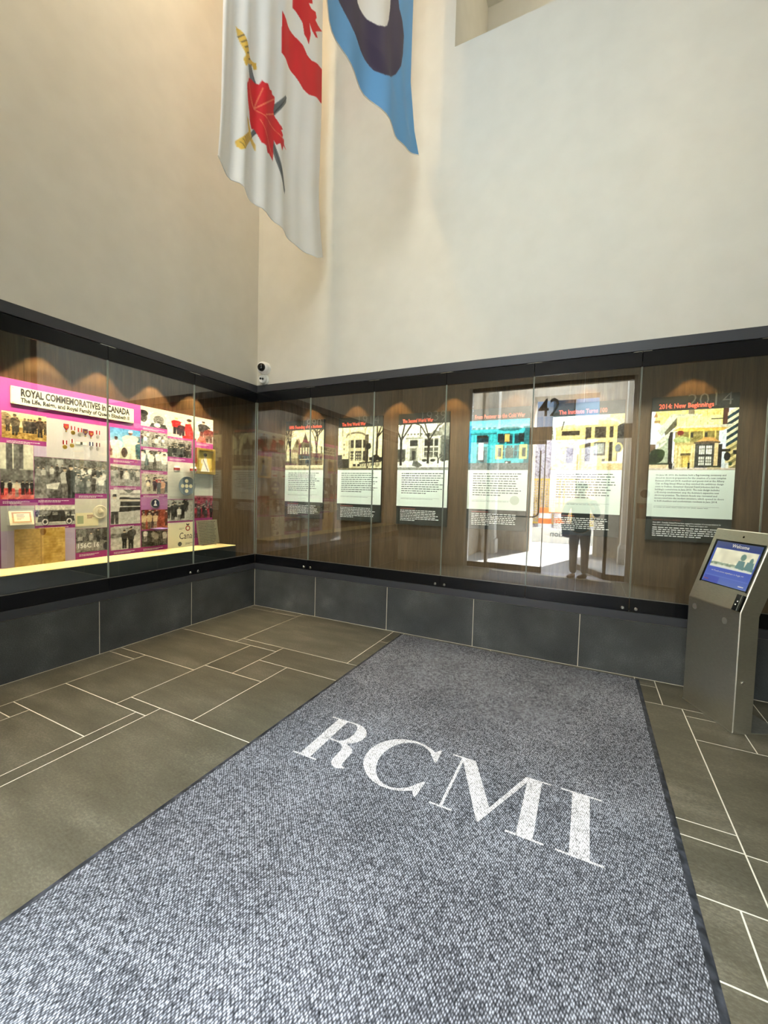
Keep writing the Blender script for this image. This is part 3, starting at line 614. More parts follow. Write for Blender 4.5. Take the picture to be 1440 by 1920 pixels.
for i, (x0, title, year, photo, lab) in enumerate(BOARDS):
    b = tag(obj('history_board', MB().box(x0, x0 + BW, BY, WD, 1.098, 2.316), M_BOARD, bevel=0.001), lab, 'display board', 'history boards in the right case')
    y = BY - 0.0008
    if year: lettering('year_lettering', year, 0.155, (x0 + BW - 0.345, y, 2.222), UX, UZ, M_FAINT, b, offset=-0.002, sx=1.0)
    lettering('title_lettering', title, 0.056, (x0 + .05, y - .0006, 2.216), UX, UZ, M_ORANGE, b, offset=0.0012, fit=(.50, .32, .355, .49, .40, .375)[i])
    obj('header_line', MB().quad((x0, y, 2.199), (x0 + BW, y, 2.199), (x0 + BW, y, 2.2015), (x0, y, 2.2015)), M_INK, b)
    img = photo(); hw = img.shape[:2]; img = (img - 128) * 1.12 + 108 + ((vnoise(*hw, 26, 70 + i) - .5) * 34 + (vnoise(*hw, 52, 90 + i) - .5) * 34)[..., None]
    print_on('photo_print', img, (x0, y, 2.196), (BW, 0, 0), (0, 0, -0.495), b)
    obj('text_panel', MB().box(x0, x0 + BW, BY - .0015, BY, 1.300, 1.699), M_PANELW, b)
    y2 = BY - 0.0024
    if i == 5:
        lettering('body_lettering', BODY6, 0.0215, (x0 + .052, y2, 1.650), UX, UZ, M_INK, b, space_line=1.14, offset=0.0002, sx=0.84, res=1)
        lettering('subtitle_lettering', 'MILITARY INVOLVEMENT', 0.018, (x0 + .05, y, 1.268), UX, UZ, M_REDINK, b, res=1)
        lettering('caption_lettering', LOW6, 0.0155, (x0 + .05, y, 1.247), UX, UZ, M_WHITEINK, b, sx=0.86, offset=0.0003, space_line=1.2, res=1)
        word_bars('small_print', (x0 + .05, y, 1.213), UX, (0, 0, -1), .49, 5, .0175, .0075, M_WHITEINK, b, 61, last=.7)
    else:
        word_bars('body_print', (x0 + .055, y2, 1.664), UX, (0, 0, -1), .49, 10, .0238, .0082, M_INK, b, 20 + i)
        word_bars('subtitle_print', (x0 + .05, y, 1.279), UX, (0, 0, -1), .18, 1, .02, .010, M_REDINK, b, 40 + i, last=1)
        word_bars('small_print', (x0 + .05, y, 1.258), UX, (0, 0, -1), .47, 7, .0182, .0078, M_WHITEINK, b, 30 + i, last=.38)
    obj('rule_line', MB().quad((x0 + .05, y2, 1.392), (x0 + .50, y2, 1.392), (x0 + .50, y2, 1.3935), (x0 + .05, y2, 1.3935)), M_FAINT, b)
    word_bars('credit_print', (x0 + .05, y2, 1.384), UX, (0, 0, -1), .42, 1, .01, .003, M_FAINT, b, 50 + i, last=.9)
    if i == 3: obj('seal_print', MB().lathe([(0.045, 0), (0.045, 0.0004)], (x0 + .475, y2, 1.40), (0, -1, 0), 28), mat('grey_green_seal', (196, 204, 186), .6), b)

# ---- the royal board in the left case
XB = -0.345
def grainy(img, a, n, seed):
    h, w_ = img.shape[:2]
    return img + ((vnoise(h, w_, n, seed) - .5) * a + (vnoise(h, w_, int(n * 2.3), seed + 1) - .5) * a * .9)[..., None] * (0.35 + 0.65 * np.abs(np.sin(img.mean(-1, keepdims=True) / 60)))
_ls = [0]
def LP(name, img, y0, y1, z0, z1, label=None, dx=0.0012):
    _ls[0] += 5; img = grainy(img, 62, 13, 100 + _ls[0])
    return print_on(name, img, (XB + dx, y0, z1), (0, y1 - y0, 0), (0, 0, z0 - z1), board, label)
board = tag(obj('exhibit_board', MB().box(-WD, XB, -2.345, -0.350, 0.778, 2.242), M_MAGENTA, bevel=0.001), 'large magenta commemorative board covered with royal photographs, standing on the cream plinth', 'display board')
def panel(y0, y1, z0, z1, m, name='colour_panel', d=0.0006): return obj(name, MB().box(XB, XB + d, y0, y1, z0, z1), m, board)
panel(-1.237, -0.352, 2.205, 2.242, M_CREAM, 'cream_strip')
panel(-2.038, -1.552, 1.662, 1.986, mat('grey_lilac_panel', (196, 192, 190), .5)); panel(-2.126, -2.038, 1.662, 1.747, M_LILAC)
panel(-2.345, -2.126, 1.066, 1.262, mat('pale_grey_panel', (190, 190, 182), .5)); panel(-1.830, -1.542, 1.050, 1.318, mat('cream_grey_panel', (214, 208, 190), .5)); panel(-2.345, -1.830, 0.779, 1.066, M_LILAC)
panel(-1.232, -0.942, 1.204, 1.336, mat('mauve_panel', (176, 112, 166), .5)); panel(-0.942, -0.350, 1.312, 1.716, mat('grey_white_panel', (206, 204, 194), .5)); panel(-0.937, -0.60, 0.779, 1.056, M_CREAM)
# title plate
sg = obj('title_plate', MB().box(XB + .001, XB + .016, -2.275, -1.315, 2.052, 2.188), M_CREAM, board, bevel=0.002)
M_BLACKINK = mat('black_ink', (38, 34, 38), .6)
UY = (0, 1, 0)
lettering('title_lettering', 'ROYAL COMMEMORATIVES in CANADA', 0.078, (XB + .0172, -2.215, 2.122), UY, UZ, M_BLACKINK, sg, offset=0.0034, fit=.855)
lettering('subtitle_lettering', 'The Life, Reign, and Royal Family of Queen Elizabeth II', 0.047, (XB + .0172, -2.215, 2.074), UY, UZ, M_BLACKINK, sg, offset=0.0018, fit=.855)
for yy in (-2.262, -1.328):
    for zz in (2.065, 2.175): obj('rivet', MB().lathe([(.005, 0), (.004, .003)], (XB + .016, yy, zz), (1, 0, 0), 10), M_SILVER, sg)

BWs = lambda v: (v, v * .985, v * .93)
def crowd(p, seed, n, y0, y1, h, cols, skin=(200, 185, 160)):
    r_ = random.Random(seed); rows = sorted(r_.uniform(y0, y1) for _ in range(n))
    for b in rows: p.person(r_.uniform(0, 1), b, h * r_.uniform(.85, 1.1) * (.7 + .5 * (b - y0) / max(y1 - y0, .01)), r_.choice(cols), skin, r_.choice([(30, 28, 26), (60, 55, 48), (20, 20, 20)]))
GR = [BWs(v) for v in (30, 60, 100, 150, 205, 230)]
def pic_sepia():
    p = Pic(78, 58, (226, 208, 160)); p.vgrad(0, .35, (230, 216, 170), (200, 184, 130)); p.ell(.08, .3, .14, .25, (150, 130, 90)); p.ell(.85, .35, .2, .15, (170, 150, 104)); p.rect(0, .55, 1, 1, (166, 132, 66)); p.noise(18, 10, 3, .5, 1)
    for x, c in ((.13, (90, 70, 50)), (.28, (70, 60, 44)), (.33, (96, 80, 58)), (.50, (110, 96, 74)), (.58, (56, 46, 36)), (.64, (60, 50, 40)), (.72, (50, 42, 34)), (.84, (66, 52, 40)), (.97, (80, 66, 48))): p.person(x, .86 if x in (.28, .84) else .74, .78 if x in (.28, .84) else .55, c, (150, 110, 80), (70, 56, 40))
    p.noise(10, 30, 5); return p.get()
def pic_tower():
    p = Pic(58, 92, (206, 204, 182)); p.rect(.18, -.1, .36, .5, BWs(90)); p.rect(.36, 0, .56, .5, BWs(120)); p.rect(.56, 0, .68, .45, BWs(80)); p.rect(.36, .0, .40, .45, (224, 222, 200)); p.rect(0, .46, 1, .7, BWs(112)); p.noise(14, 8, 2); p.rect(0, .8, 1, 1, (214, 80, 70))
    for x, c in ((.06, 30), (.28, 26), (.66, 28), (.78, 32), (.93, 36)): p.person(x, .92, .27, BWs(c), (190, 170, 140))
    p.person(.48, .95, .29, (224, 208, 176), (200, 170, 140)); p.poly([(0, 1), (.3, .86), (.45, .86), (.2, 1)], (240, 150, 130), .6); p.poly([(.5, 1), (.8, .86), (.95, .86), (.8, 1)], (180, 40, 40), .6); p.noise(8, 30, 3); return p.get()
def pic_hospital():
    p = Pic(74, 74, BWs(88)); p.rect(.3, .0, 1, .35, BWs(110)); p.rect(.55, .05, .7, .25, BWs(170)); p.noise(16, 7, 9); p.poly([(0, .5), (.25, .32), (.4, .6), (.7, .62), (.45, .85), (.2, 1), (0, 1)], BWs(120)); p.poly([(.28, .66), (.62, .6), (.55, .78), (.3, .76)], BWs(226))
    for x, b, h, c in ((.1, .62, .4, 150), (.22, .6, .36, 190), (.42, .56, .36, 210), (.55, .46, .3, 60), (.68, .46, .3, 80)): p.person(x, b, h, BWs(c))
    p.person(.74, .92, .7, BWs(190)); p.person(.9, 1.0, .85, BWs(40)); p.poly([(.05, 1), (.2, .8), (.35, 1)], BWs(150)); p.noise(10, 28, 1); return p.get()
def pic_crowd(seed, w_=60, h=60, cols=None, top=BWs(120), n=34, bright=None, person_h=.36, ground=None):
    p = Pic(w_, h, top); p.noise(18, 6, seed); 
    if ground: p.rect(0, .6, 1, 1, ground)
    crowd(p, seed, n, .45, 1.05, person_h, cols or GR)
    if bright: p.person(bright[0], bright[1], bright[2], bright[3])
    p.noise(10, 26, seed + 3); return p.get()
def pic_car():
    p = Pic(72, 40, (222, 220, 200)); p.noise(10, 5, 3); p.rect(0, .25, 1, .5, BWs(120)); p.noise(24, 14, 4, .2, .55); p.rect(0, .85, 1, 1, BWs(190)); p.poly([(.06, .82), (.08, .55), (.35, .5), (.4, .3), (.7, .3), (.74, .52), (.97, .56), (.98, .82)], BWs(40)); p.rect(.42, .34, .55, .5, BWs(130))
    for x in (.24, .84): p.ell(x, .82, .09, .18, BWs(30)); p.ell(x, .82, .075, .15, BWs(232)); p.ell(x, .82, .045, .09, BWs(50))
    crowd(p, 5, 6, .5, .6, .3, GR); p.noise(10, 26, 2); return p.get()
def pic_jeep():
    p = Pic(62, 44, BWs(86)); p.rect(0, 0, .3, .35, BWs(120)); p.rect(.8, 0, 1, .6, BWs(60)); p.noise(16, 6, 3); p.rect(.06, .34, .2, .5, BWs(170)); p.poly([(.0, .95), (.02, .58), (.7, .5), (1, .6), (1, .95)], BWs(130)); p.person(.45, .78, .62, BWs(150)); p.person(.66, .62, .6, BWs(60)); p.ell(.9, .8, .09, .16, BWs(30)); p.rect(0, .60, .72, .86, BWs(150)); p.noise(10, 26, 6); return p.get()
def pic_sky():
    p = Pic(56, 64, (110, 176, 214)); p.vgrad(0, .6, (84, 156, 206), (170, 206, 214)); p.rect(0, .75, 1, 1, (196, 190, 160)); p.rect(0, .45, .1, .9, (120, 70, 60)); p.poly([(.82, .9), (.84, .2), (1, .2), (1, .9)], (96, 120, 120)); p.person(.2, .98, .7, (236, 232, 214), (90, 60, 44), (40, 30, 26), (230, 226, 210), .5); p.person(.66, .98, .94, (236, 228, 196), (150, 100, 70), (240, 240, 236), (226, 216, 190), .5); p.poly([(.3, .7), (.6, .45), (.64, .55), (.4, .85)], (226, 216, 190)); p.ell(.46, .78, .1, .16, (80, 60, 50)); p.person(.93, .96, .6, (70, 90, 96)); return p.get()
def pic_uniform():
    p = Pic(56, 64, BWs(210)); p.noise(8, 5, 2); p.rect(.3, .1, 1, .16, BWs(150)); p.poly([(.4, .0), (.8, .0), (.6, .12)], BWs(90)); 
    for k in range(9): p.person(.95 - .075 * k, .86 + .01 * k, .62 + .012 * k, BWs(36), (210, 200, 180), BWs(30), BWs(190))
    p.rect(.3, .48, 1, .50, BWs(225)); p.person(.14, .98, .84, BWs(206), (206, 190, 160), BWs(70), BWs(60), .4); p.rect(.3, .9, 1, 1, BWs(200)); p.noise(8, 26, 1); return p.get()
def pic_walk():
    p = Pic(56, 42, BWs(150)); p.rect(0, 0, 1, .2, BWs(200)); p.poly([(0, .1), (.6, .22), (1, .18), (1, .3), (0, .3)], BWs(90)); p.noise(14, 8, 6); crowd(p, 3, 14, .5, .8, .45, GR[:4]); p.person(.52, .98, .75, BWs(220)); p.person(.9, .8, .6, BWs(190)); p.noise(10, 22, 3); return p.get()
def pic_couple():
    p = Pic(56, 44, BWs(170)); p.rect(0, .3, .55, .45, BWs(120)); p.rect(0, .5, 1, 1, BWs(196)); p.noise(22, 10, 6); p.person(.45, .95, .8, BWs(30)); p.person(.66, 1.0, .98, BWs(26)); p.ell(.72, .3, .12, .16, BWs(60)); p.noise(10, 20, 4); return p.get()
def pic_faces():
    p = Pic(50, 40, BWs(225)); p.noise(10, 4, 2); p.ell(.1, .45, .13, .3, BWs(80)); p.ell(.1, .2, .16, .2, BWs(40)); p.rect(0, .75, .3, 1, BWs(215)); p.ell(.64, .35, .3, .34, BWs(200)); p.ell(.66, .5, .2, .3, BWs(110)); p.poly([(.3, 1), (.4, .72), (.9, .72), (1, 1)], BWs(60)); p.ell(.6, .82, .12, .14, BWs(235)); 
    for x in (.60, .73): p.ell(x, .45, .03, .03, BWs(30))
    p.ell(.67, .63, .07, .03, BWs(60)); p.rect(.05, .42, .15, .45, BWs(30)); p.noise(10, 18, 3); return p.get()
def pic_red():
    p = Pic(54, 54, (238, 226, 196)); p.rect(.2, .05, .5, .6, (226, 214, 190)); p.rect(0, .8, .5, 1, (214, 206, 186)); p.person(.3, .85, .78, (196, 40, 44), (220, 180, 150), (190, 160, 110), (40, 34, 40), .45); p.person(.48, .9, .6, (60, 30, 40), (220, 190, 160), (236, 236, 230), (40, 30, 36), .5); p.poly([(.6, .3), (.8, .25), (.92, .8), (.98, 1), (.62, .95), (.58, .6)], (186, 34, 38)); p.ell(.74, .16, .07, .1, (220, 180, 150)); p.ell(.74, .1, .09, .07, (60, 36, 28)); p.poly([(.5, .9), (.75, .78), (1, .95), (1, 1.05), (.5, 1.05)], (200, 46, 50)); p.noise(6, 20, 2); return p.get()
def pic_pair():
    p = Pic(34, 52, (206, 208, 196)); p.vgrad(0, .6, (196, 206, 206), (226, 222, 206)); p.person(.42, .85, .85, (60, 56, 54), (206, 160, 130), (50, 36, 28), (120, 60, 50), .5); p.person(.75, .95, .7, (120, 50, 46), (210, 160, 130), (50, 36, 30), (90, 60, 50), .6); p.poly([(.0, 1), (.2, .7), (.5, .75), (.6, 1)], (200, 90, 80)); p.noise(8, 16, 2); return p.get()
for nm, img, r_ in (('photo_print', pic_sepia(), (-2.329, -2.037, 1.786, 1.990)), ('photo_print', pic_tower(), (-2.343, -2.129, 1.313, 1.747)), ('photo_print', pic_hospital(), (-2.126, -1.831, 1.322, 1.660)),
    ('photo_print', pic_crowd(4, 60, 62, None, BWs(110), 30, (.78, 1.0, .62, BWs(230)), .45), (-1.831, -1.553, 1.362, 1.660)), ('photo_print', pic_car(), (-2.122, -1.831, 1.096, 1.264)),
    ('photo_print', pic_jeep(), (-1.826, -1.546, 0.838, 1.048)), ('photo_print', pic_sky(), (-1.533, -1.240, 1.699, 1.987)), ('photo_print', pic_walk(), (-1.530, -1.240, 1.439, 1.645)), ('photo_print', pic_uniform(), (-1.531, -1.241, 1.070, 1.404)),
    ('photo_print', pic_couple(), (-1.531, -1.238, 0.825, 1.046)), ('photo_print', pic_faces(), (-1.235, -0.944, 2.046, 2.203)), ('photo_print', pic_crowd(14, 50, 36, [BWs(60), BWs(220), BWs(230), BWs(180)], BWs(150), 16, None, .6), (-1.235, -0.943, 1.842, 2.000)),
    ('photo_print', pic_crowd(17, 50, 42, [BWs(225), BWs(210), BWs(235)], BWs(90), 11, None, .85), (-1.233, -0.942, 1.605, 1.808)), ('photo_print', pic_crowd(18, 50, 40, [(206, 150, 110), (170, 60, 60), (230, 214, 180), (60, 44, 60)], (176, 168, 150), 16, (.65, 1.0, .7, (40, 34, 50)), .6), (-1.230, -0.942, 1.365, 1.570)),
    ('photo_print', pic_crowd(20, 50, 36, [(110, 50, 36), (60, 30, 24), (206, 180, 130)], (150, 70, 44), 8, (.52, .95, .8, (226, 200, 150)), .85), (-1.230, -0.942, 1.003, 1.202)), ('photo_print', pic_crowd(21, 50, 34, [BWs(220), BWs(200), BWs(90)], BWs(60), 12, None, .8), (-1.230, -0.942, 0.826, 0.990)),
    ('photo_print', pic_red(), (-0.944, -0.587, 1.980, 2.204)), ('photo_print', pic_pair(), (-0.585, -0.353, 1.960, 2.204)), ('photo_print', pic_crowd(24, 46, 44, [BWs(24), BWs(40), BWs(60), BWs(90)], BWs(150), 26, None, .5), (-0.943, -0.647, 1.766, 1.960)),
    ('photo_print', pic_crowd(26, 50, 38, [BWs(34), BWs(50), BWs(30)], BWs(176), 10, (.42, .98, .66, BWs(215)), .7), (-0.941, -0.607, 1.073, 1.305)), ('photo_print', pic_crowd(27, 36, 40, [(30, 30, 34), (170, 40, 60), (90, 90, 90)], (140, 50, 70), 20, None, .45), (-0.605, -0.348, 1.092, 1.350))):
    LP(nm, img, *r_)
for y0, y1, z in ((-2.30, -2.07, 1.768), (-2.33, -2.15, 1.296), (-2.10, -1.86, 1.303), (-1.80, -1.58, 1.344), (-2.10, -1.86, 1.078), (-1.80, -1.60, .820), (-1.50, -1.27, 1.680), (-1.50, -1.27, 1.422), (-1.50, -1.27, 1.052), (-1.50, -1.27, .806), (-1.21, -.97, 2.026), (-1.21, -.97, 1.826), (-1.21, -.97, 1.588), (-1.21, -.97, 1.348), (-1.21, -.97, .806), (-.92, -.70, 1.746), (-.92, -.66, 1.056), (-.58, -.38, 1.944)):
    word_bars('caption_print', (XB + .0014, y0, z), UY, (0, 0, -1), y1 - y0, 2, .0105, .0045, M_WHITEINK, board, int(abs(y0 * 100 + z * 50)), last=.7)
# the crest card with the large word (cut off behind the metal plaque)
lettering('card_lettering', 'Canada', 0.105, (XB + .0012, -0.800, 0.868), UY, UZ, M_BLACKINK, board, sx=0.78)
mb = MB(); mb.lathe([(.030, 0), (.030, .0006)], (XB + .0008, -0.690, 0.985), (1, 0, 0), 24); crest = obj('crest_print', mb, mat('crest_red', (170, 60, 50), .6), board)
obj('crest_centre', MB().lathe([(.018, 0), (.018, .0006)], (XB + .0016, -0.690, 0.985), (1, 0, 0), 20), M_CREAM, crest); obj('crest_crown', MB().prism([(XB + .0008, -.706, 1.018), (XB + .0008, -.674, 1.018), (XB + .0008, -.670, 1.040), (XB + .0008, -.690, 1.030), (XB + .0008, -.710, 1.040)], (.0006, 0, 0)), M_BLACKINK, crest)
word_bars('crest_small_print', (XB + .0012, -0.80, 0.990), UY, (0, 0, -1), .08, 2, .01, .004, M_INK, board, 3); 
obj('emblem_print', MB().lathe([(.026, 0), (.018, .0006)], (XB + .0008, -0.790, 0.815), (1, 0, 0), 8), M_INK, board); word_bars('crest_credit_print', (XB + .0012, -0.72, 0.822), UY, (0, 0, -1), .11, 2, .012, .005, M_INK, board, 9)
lettering('plate_lettering', '156C 16', 0.058, (XB + .0020, -1.818, 0.878), UY, UZ, M_WHITEINK, board, offset=.0015, sx=.92)

# ---- objects shown on the royal board
def medal(y, z, rib, kind, label):
    t = tag(empty('medal', (XB + .001, y, z)), label, 'medal', 'medals pinned to the royal board')
    X0 = XB + .0008
    if kind == 'bar':
        obj('ribbon', MB().box(X0, X0 + .004, y - .045, y + .045, z - .010, z + .010), rib, t); obj('clasp', MB().box(X0 + .004, X0 + .0065, y - .008, y + .008, z - .012, z + .012), M_BLACKINK, t); return
    if kind == 'shield':
        obj('ribbon', MB().prism([(X0, y - .019, z + .028), (X0, y + .019, z + .028), (X0, y + .019, z - .002), (X0, y, z - .026), (X0, y - .019, z - .002)], (.005, 0, 0)), rib, t)
        obj('crown', MB().prism([(X0 + .005, y - .010, z + .010), (X0 + .005, y + .010, z + .010), (X0 + .005, y + .006, z - .008), (X0 + .005, y - .006, z - .008)], (.002, 0, 0)), M_GOLD, t)
        obj('pin', MB().lathe([(.006, 0), (.006, .004)], (X0, y, z - .034), (1, 0, 0), 10), M_GOLD, t); return
    for k, (a, b) in enumerate(((-.016, -.006), (-.006, .006), (.006, .016))):
        obj('ribbon', MB().box(X0, X0 + .004, y + a, y + b, z, z + .034), rib if k != 1 else (M_RIBW if rib is not M_RIBW else M_RIBR), t)
    obj('disc', MB().lathe([(.017, 0), (.018, .002), (.014, .004), (.013, .003), (.003, .004)], (X0, y, z - .022), (1, 0, 0), 18), M_SILVER if kind == 'silver' else M_GOLD, t)
    obj('ring', MB().lathe([(.004, 0), (.004, .004)], (X0, y, z - .002), (1, 0, 0), 8), M_SILVER, t)
for a in ((-1.894, 1.927, M_RIBR, 'shield', 'red shield-shaped medal, first in the upper row of medals'), (-1.842, 1.910, M_RIBR, 'gold', 'gold medal on red and white ribbon, second in the upper row'),
          (-1.788, 1.902, M_RIBR, 'silver', 'silver medal on red ribbon, third in the upper row of medals'), (-1.744, 1.905, mat('purple_ribbon', (110, 64, 84), .7), 'shield', 'purple shield medal in the middle of the upper row of medals'),
          (-1.696, 1.895, M_RIBR, 'shield', 'dark red shield medal, fifth in the upper row of medals'), (-1.638, 1.900, M_RIBR, 'silver', 'silver medal on red striped ribbon at right end of the upper row'),
          (-1.905, 1.780, M_RIBR, 'gold', 'gold medal on red ribbon, first in the lower row of medals'), (-1.851, 1.798, M_RIBW, 'gold', 'gold medal on white and red ribbon, second in the lower row'),
          (-1.777, 1.804, M_RIBW, 'bar', 'long white bar brooch with black clasp among the medals'), (-1.696, 1.791, M_RIBB, 'silver', 'silver medal on navy ribbon, fourth in the lower row'),
          (-1.638, 1.790, mat('maroon_ribbon', (120, 40, 56), .7), 'silver', 'silver medal on maroon ribbon at right end of the lower row')): medal(*a)
# framed portrait standing proud of the board
fr = tag(empty('framed_portrait', (-.30, -.46, 1.61)), 'gold framed portrait of a small figure in a white gown, overhanging the board edge', 'picture frame')
fy0, fy1, fz0, fz1, fx = -0.600, -0.345, 1.600, 1.895, XB
for nm, bx in (('frame_side', (fy0, fy0 + .028, fz0, fz1)), ('frame_side', (fy1 - .028, fy1, fz0, fz1)), ('frame_side', (fy0 + .028, fy1 - .028, fz1 - .028, fz1)), ('frame_side', (fy0 + .028, fy1 - .028, fz0, fz0 + .028))):
    obj(nm, MB().box(fx + .001, fx + .042, *bx), M_GOLD, fr, bevel=0.004)
p = Pic(36, 46, (222, 184, 70)); p.ell(.5, .4, .55, .6, (240, 206, 100)); p.poly([(.2, 1), (.38, .55), (.42, .36), (.62, .36), (.66, .55), (.85, 1)], (236, 232, 220)); p.ell(.52, .26, .09, .1, (226, 190, 150)); p.ell(.52, .19, .12, .08, (60, 44, 34)); p.line((.38, .42), (.7, .95), .03, (60, 60, 100)); p.ell(.3, .5, .05, .12, (236, 230, 214))
print_on('portrait_print', p.get(), (fx + .012, fy0 + .028, fz1 - .028), (0, fy1 - fy0 - .056, 0), (0, 0, -(fz1 - fz0 - .056)), fr)
# dish, two mugs on a clear shelf, saucer, cameo, envelope, medallion, card on a ledge, document, plaque
sh = tag(obj('clear_shelf', MB().box(XB + .0007, XB + .085, -0.93, -0.58, 1.600, 1.606), M_ACRYL), 'clear acrylic shelf carrying two white mugs below the red jacket photograph', 'shelf')
def mug(y, r_, h, label):
    t = tag(obj('mug', MB().lathe([(r_ * .75, 0), (r_ * .95, .005), (r_, h * .5), (r_ * 1.02, h), (r_ * .9, h), (r_ * .85, .01), (.001, .008)], (XB + .045, y, 1.6062), (0, 0, 1), 22), M_CHINA, smooth=True), label, 'mug', 'white mugs on the clear shelf')
    a = [(XB + .045, y + r_ * .9 + math.sin(q) * .018, 1.6062 + h * .5 - math.cos(q) * h * .3) for q in np.linspace(.2, 2.9, 8)]
    obj('handle', MB().tube(a, .004, 6), M_CHINA, t, smooth=True); obj('crest_print', MB().lathe([(r_ * 1.012, h * .3), (r_ * 1.03, h * .7)], (XB + .045, y, 1.6062), (0, 0, 1), 22), M_RIBR, t)
mug(-0.865, .030, .062, 'small white mug with red band at left end of the clear shelf'); mug(-0.66, .034, .066, 'larger white mug with red band at right end of the clear shelf')
dish = tag(empty('commemorative_plate', (XB, -.72, 1.36)), 'blue grey commemorative plate with five white medallions, below the mugs', 'plate')
obj('plate_body', MB().lathe([(.06, .001), (.085, .005), (.104, .016), (.106, .018), (.102, .018), (.08, .010), (.06, .007), (.001, .007)], (XB, -.715, 1.457), (1, 0, 0), 36), mat('blue_grey_glaze', (120, 136, 150), .2), dish, smooth=True)
for dy, dz in ((0, 0), (.052, 0), (-.052, 0), (0, .055), (0, -.055)): obj('medallion', MB().lathe([(.021, 0), (.021, .003), (.012, .004), (.001, .003)], (XB + .0095, -.715 + dy, 1.457 + dz), (1, 0, 0), 18), M_CREAM, dish)
p = Pic(24, 24, (90, 110, 116)); 
tag(obj('saucer', MB().lathe([(.04, 0), (.062, .010), (.085, .016), (.085, .018), (.06, .012), (.001, .004)], (XB + .075, -1.085, .997), (0, 0, 1), 30), mat('violet_glaze', (168, 140, 206), .2), smooth=True), 'violet saucer lying on a small clear bracket above the lowest photograph', 'saucer')
tag(obj('clear_bracket', MB().box(XB + .0015, XB + .13, -1.15, -1.02, .990, .996), M_ACRYL), 'small clear acrylic bracket under the violet saucer', 'shelf')
cm = tag(empty('cameo', (XB, -1.085, 1.27)), 'round dark blue cameo with a white bust on the mauve panel', 'cameo')
obj('cameo_rim', MB().lathe([(.052, .0008), (.052, .008), (.044, .010), (.044, .007), (.001, .007)], (XB, -1.085, 1.268), (1, 0, 0), 28), M_SILVER, cm); obj('cameo_field', MB().lathe([(.043, .007), (.042, .0085)], (XB, -1.085, 1.268), (1, 0, 0), 26), mat('navy_enamel', (30, 40, 70), .3), cm)
obj('bust', MB().prism([(XB + .0086, -1.105, 1.242), (XB + .0086, -1.065, 1.242), (XB + .0086, -1.072, 1.262), (XB + .0086, -1.080, 1.268), (XB + .0086, -1.074, 1.290), (XB + .0086, -1.085, 1.300), (XB + .0086, -1.096, 1.290), (XB + .0086, -1.090, 1.268), (XB + .0086, -1.098, 1.262)], (.002, 0, 0)), M_WPLAST, cm)
ev = tag(empty('envelope', (XB, -1.7, 1.07)), 'cream stamped envelope with a green stamp, leaning below the crowd photograph', 'envelope')
obj('envelope_sheet', MB().box(XB + .001, XB + .004, -1.826, -1.640, 1.072, 1.190), mat('cream_envelope', (240, 226, 176), .6), ev); obj('stamp_print', MB().box(XB + .004, XB + .0048, -1.815, -1.765, 1.095, 1.165), mat('green_stamp', (170, 178, 130), .6), ev); word_bars('postmark_print', (XB + .0046, -1.735, 1.172), UY, (0, 0, -1), .08, 3, .012, .007, M_REDINK, ev, 8)
md = tag(empty('medallion', (XB, -1.61, 1.2)), 'large pale embossed medallion beside the cream envelope', 'medallion')
obj('medallion_disc', MB().lathe([(.062, .001), (.064, .006), (.056, .010), (.050, .008), (.001, .008)], (XB, -1.625, 1.195), (1, 0, 0), 30), mat('ivory_plaster', (232, 222, 190), .5), md); obj('relief_head', MB().lathe([(.026, 0), (.024, .005), (.012, .008), (.001, .009)], (XB + .0078, -1.622, 1.20), (1, .1, 0), 18), mat('ivory_relief', (220, 208, 172), .5), md)
led = tag(obj('clear_ledge', MB().box(XB + .0007, XB + .06, -2.31, -2.13, 1.108, 1.113), M_ACRYL), 'clear acrylic ledge under the small banknote-like certificate', 'shelf')
cd = tag(empty('small_certificate', (XB + .03, -2.22, 1.113)), 'small ornate cream certificate standing on the clear ledge at left', 'certificate')
obj('certificate_card', MB().prism([(XB + .045, -2.305, 1.1135), (XB + .045, -2.150, 1.1135), (XB + .020, -2.150, 1.222), (XB + .020, -2.305, 1.222)], (.004, 0, 0)), M_CREAM, cd)
nx = Vector((.109, 0, .025)).normalized(); uu = Vector((-.025, 0, .109)).normalized()
oo = Vector((XB + .0492, -2.290, 1.130)) 
for k, (a, b, c_) in enumerate(((.0, .125, .085), (.012, .113, .062))):
    q = oo + uu * (.0 + .012 * k) + nx * (.0004 * (k + 1)) + Vector((0, a, 0)); obj('border_print', MB().quad(q, q + Vector((0, b - a, 0)), q + Vector((0, b - a, 0)) + uu * c_, q + uu * c_), mat('ochre_print', (206, 160, 110), .6) if k == 0 else M_CREAM, cd)
word_bars('certificate_print', oo + uu * .065 + nx * .0014 + Vector((0, .03, 0)), UY, -uu, .065, 4, .012, .005, M_REDINK, cd, 12)
p = Pic(80, 60, (206, 168, 84)); p.noise(22, 6, 3); p.noise(16, 20, 5); p.rect(.49, 0, .51, 1, (150, 110, 50), .5); p.ell(.54, .1, .06, .1, (110, 70, 30), .7)
for k in range(9): p.rect(.08, .2 + .08 * k, .46, .21 + .08 * k, (150, 116, 60), .5); p.rect(.55, .25 + .075 * k, .93, .258 + .075 * k, (150, 116, 60), .5)
dc = tag(obj('old_document', MB().box(XB + .001, XB + .010, -2.262, -1.914, 0.780, 1.075), mat('parchment', (206, 168, 90), .7)), 'old brown folded parchment document leaning against the lower left of the board', 'document')
print_on('document_print', p.get(), (XB + .0106, -2.262, 1.075), (0, .348, 0), (0, 0, -.295), dc)
pq = tag(empty('plaque', (XB + .05, -.44, .777)), 'grey metal plaque of engraved lines on small feet, leaning in front of the word Canada', 'plaque')
A_, B_ = Vector((XB + .075, -.605, .792)), Vector((XB + .075, -.315, .792)); up_ = Vector((-.05, 0, .275))
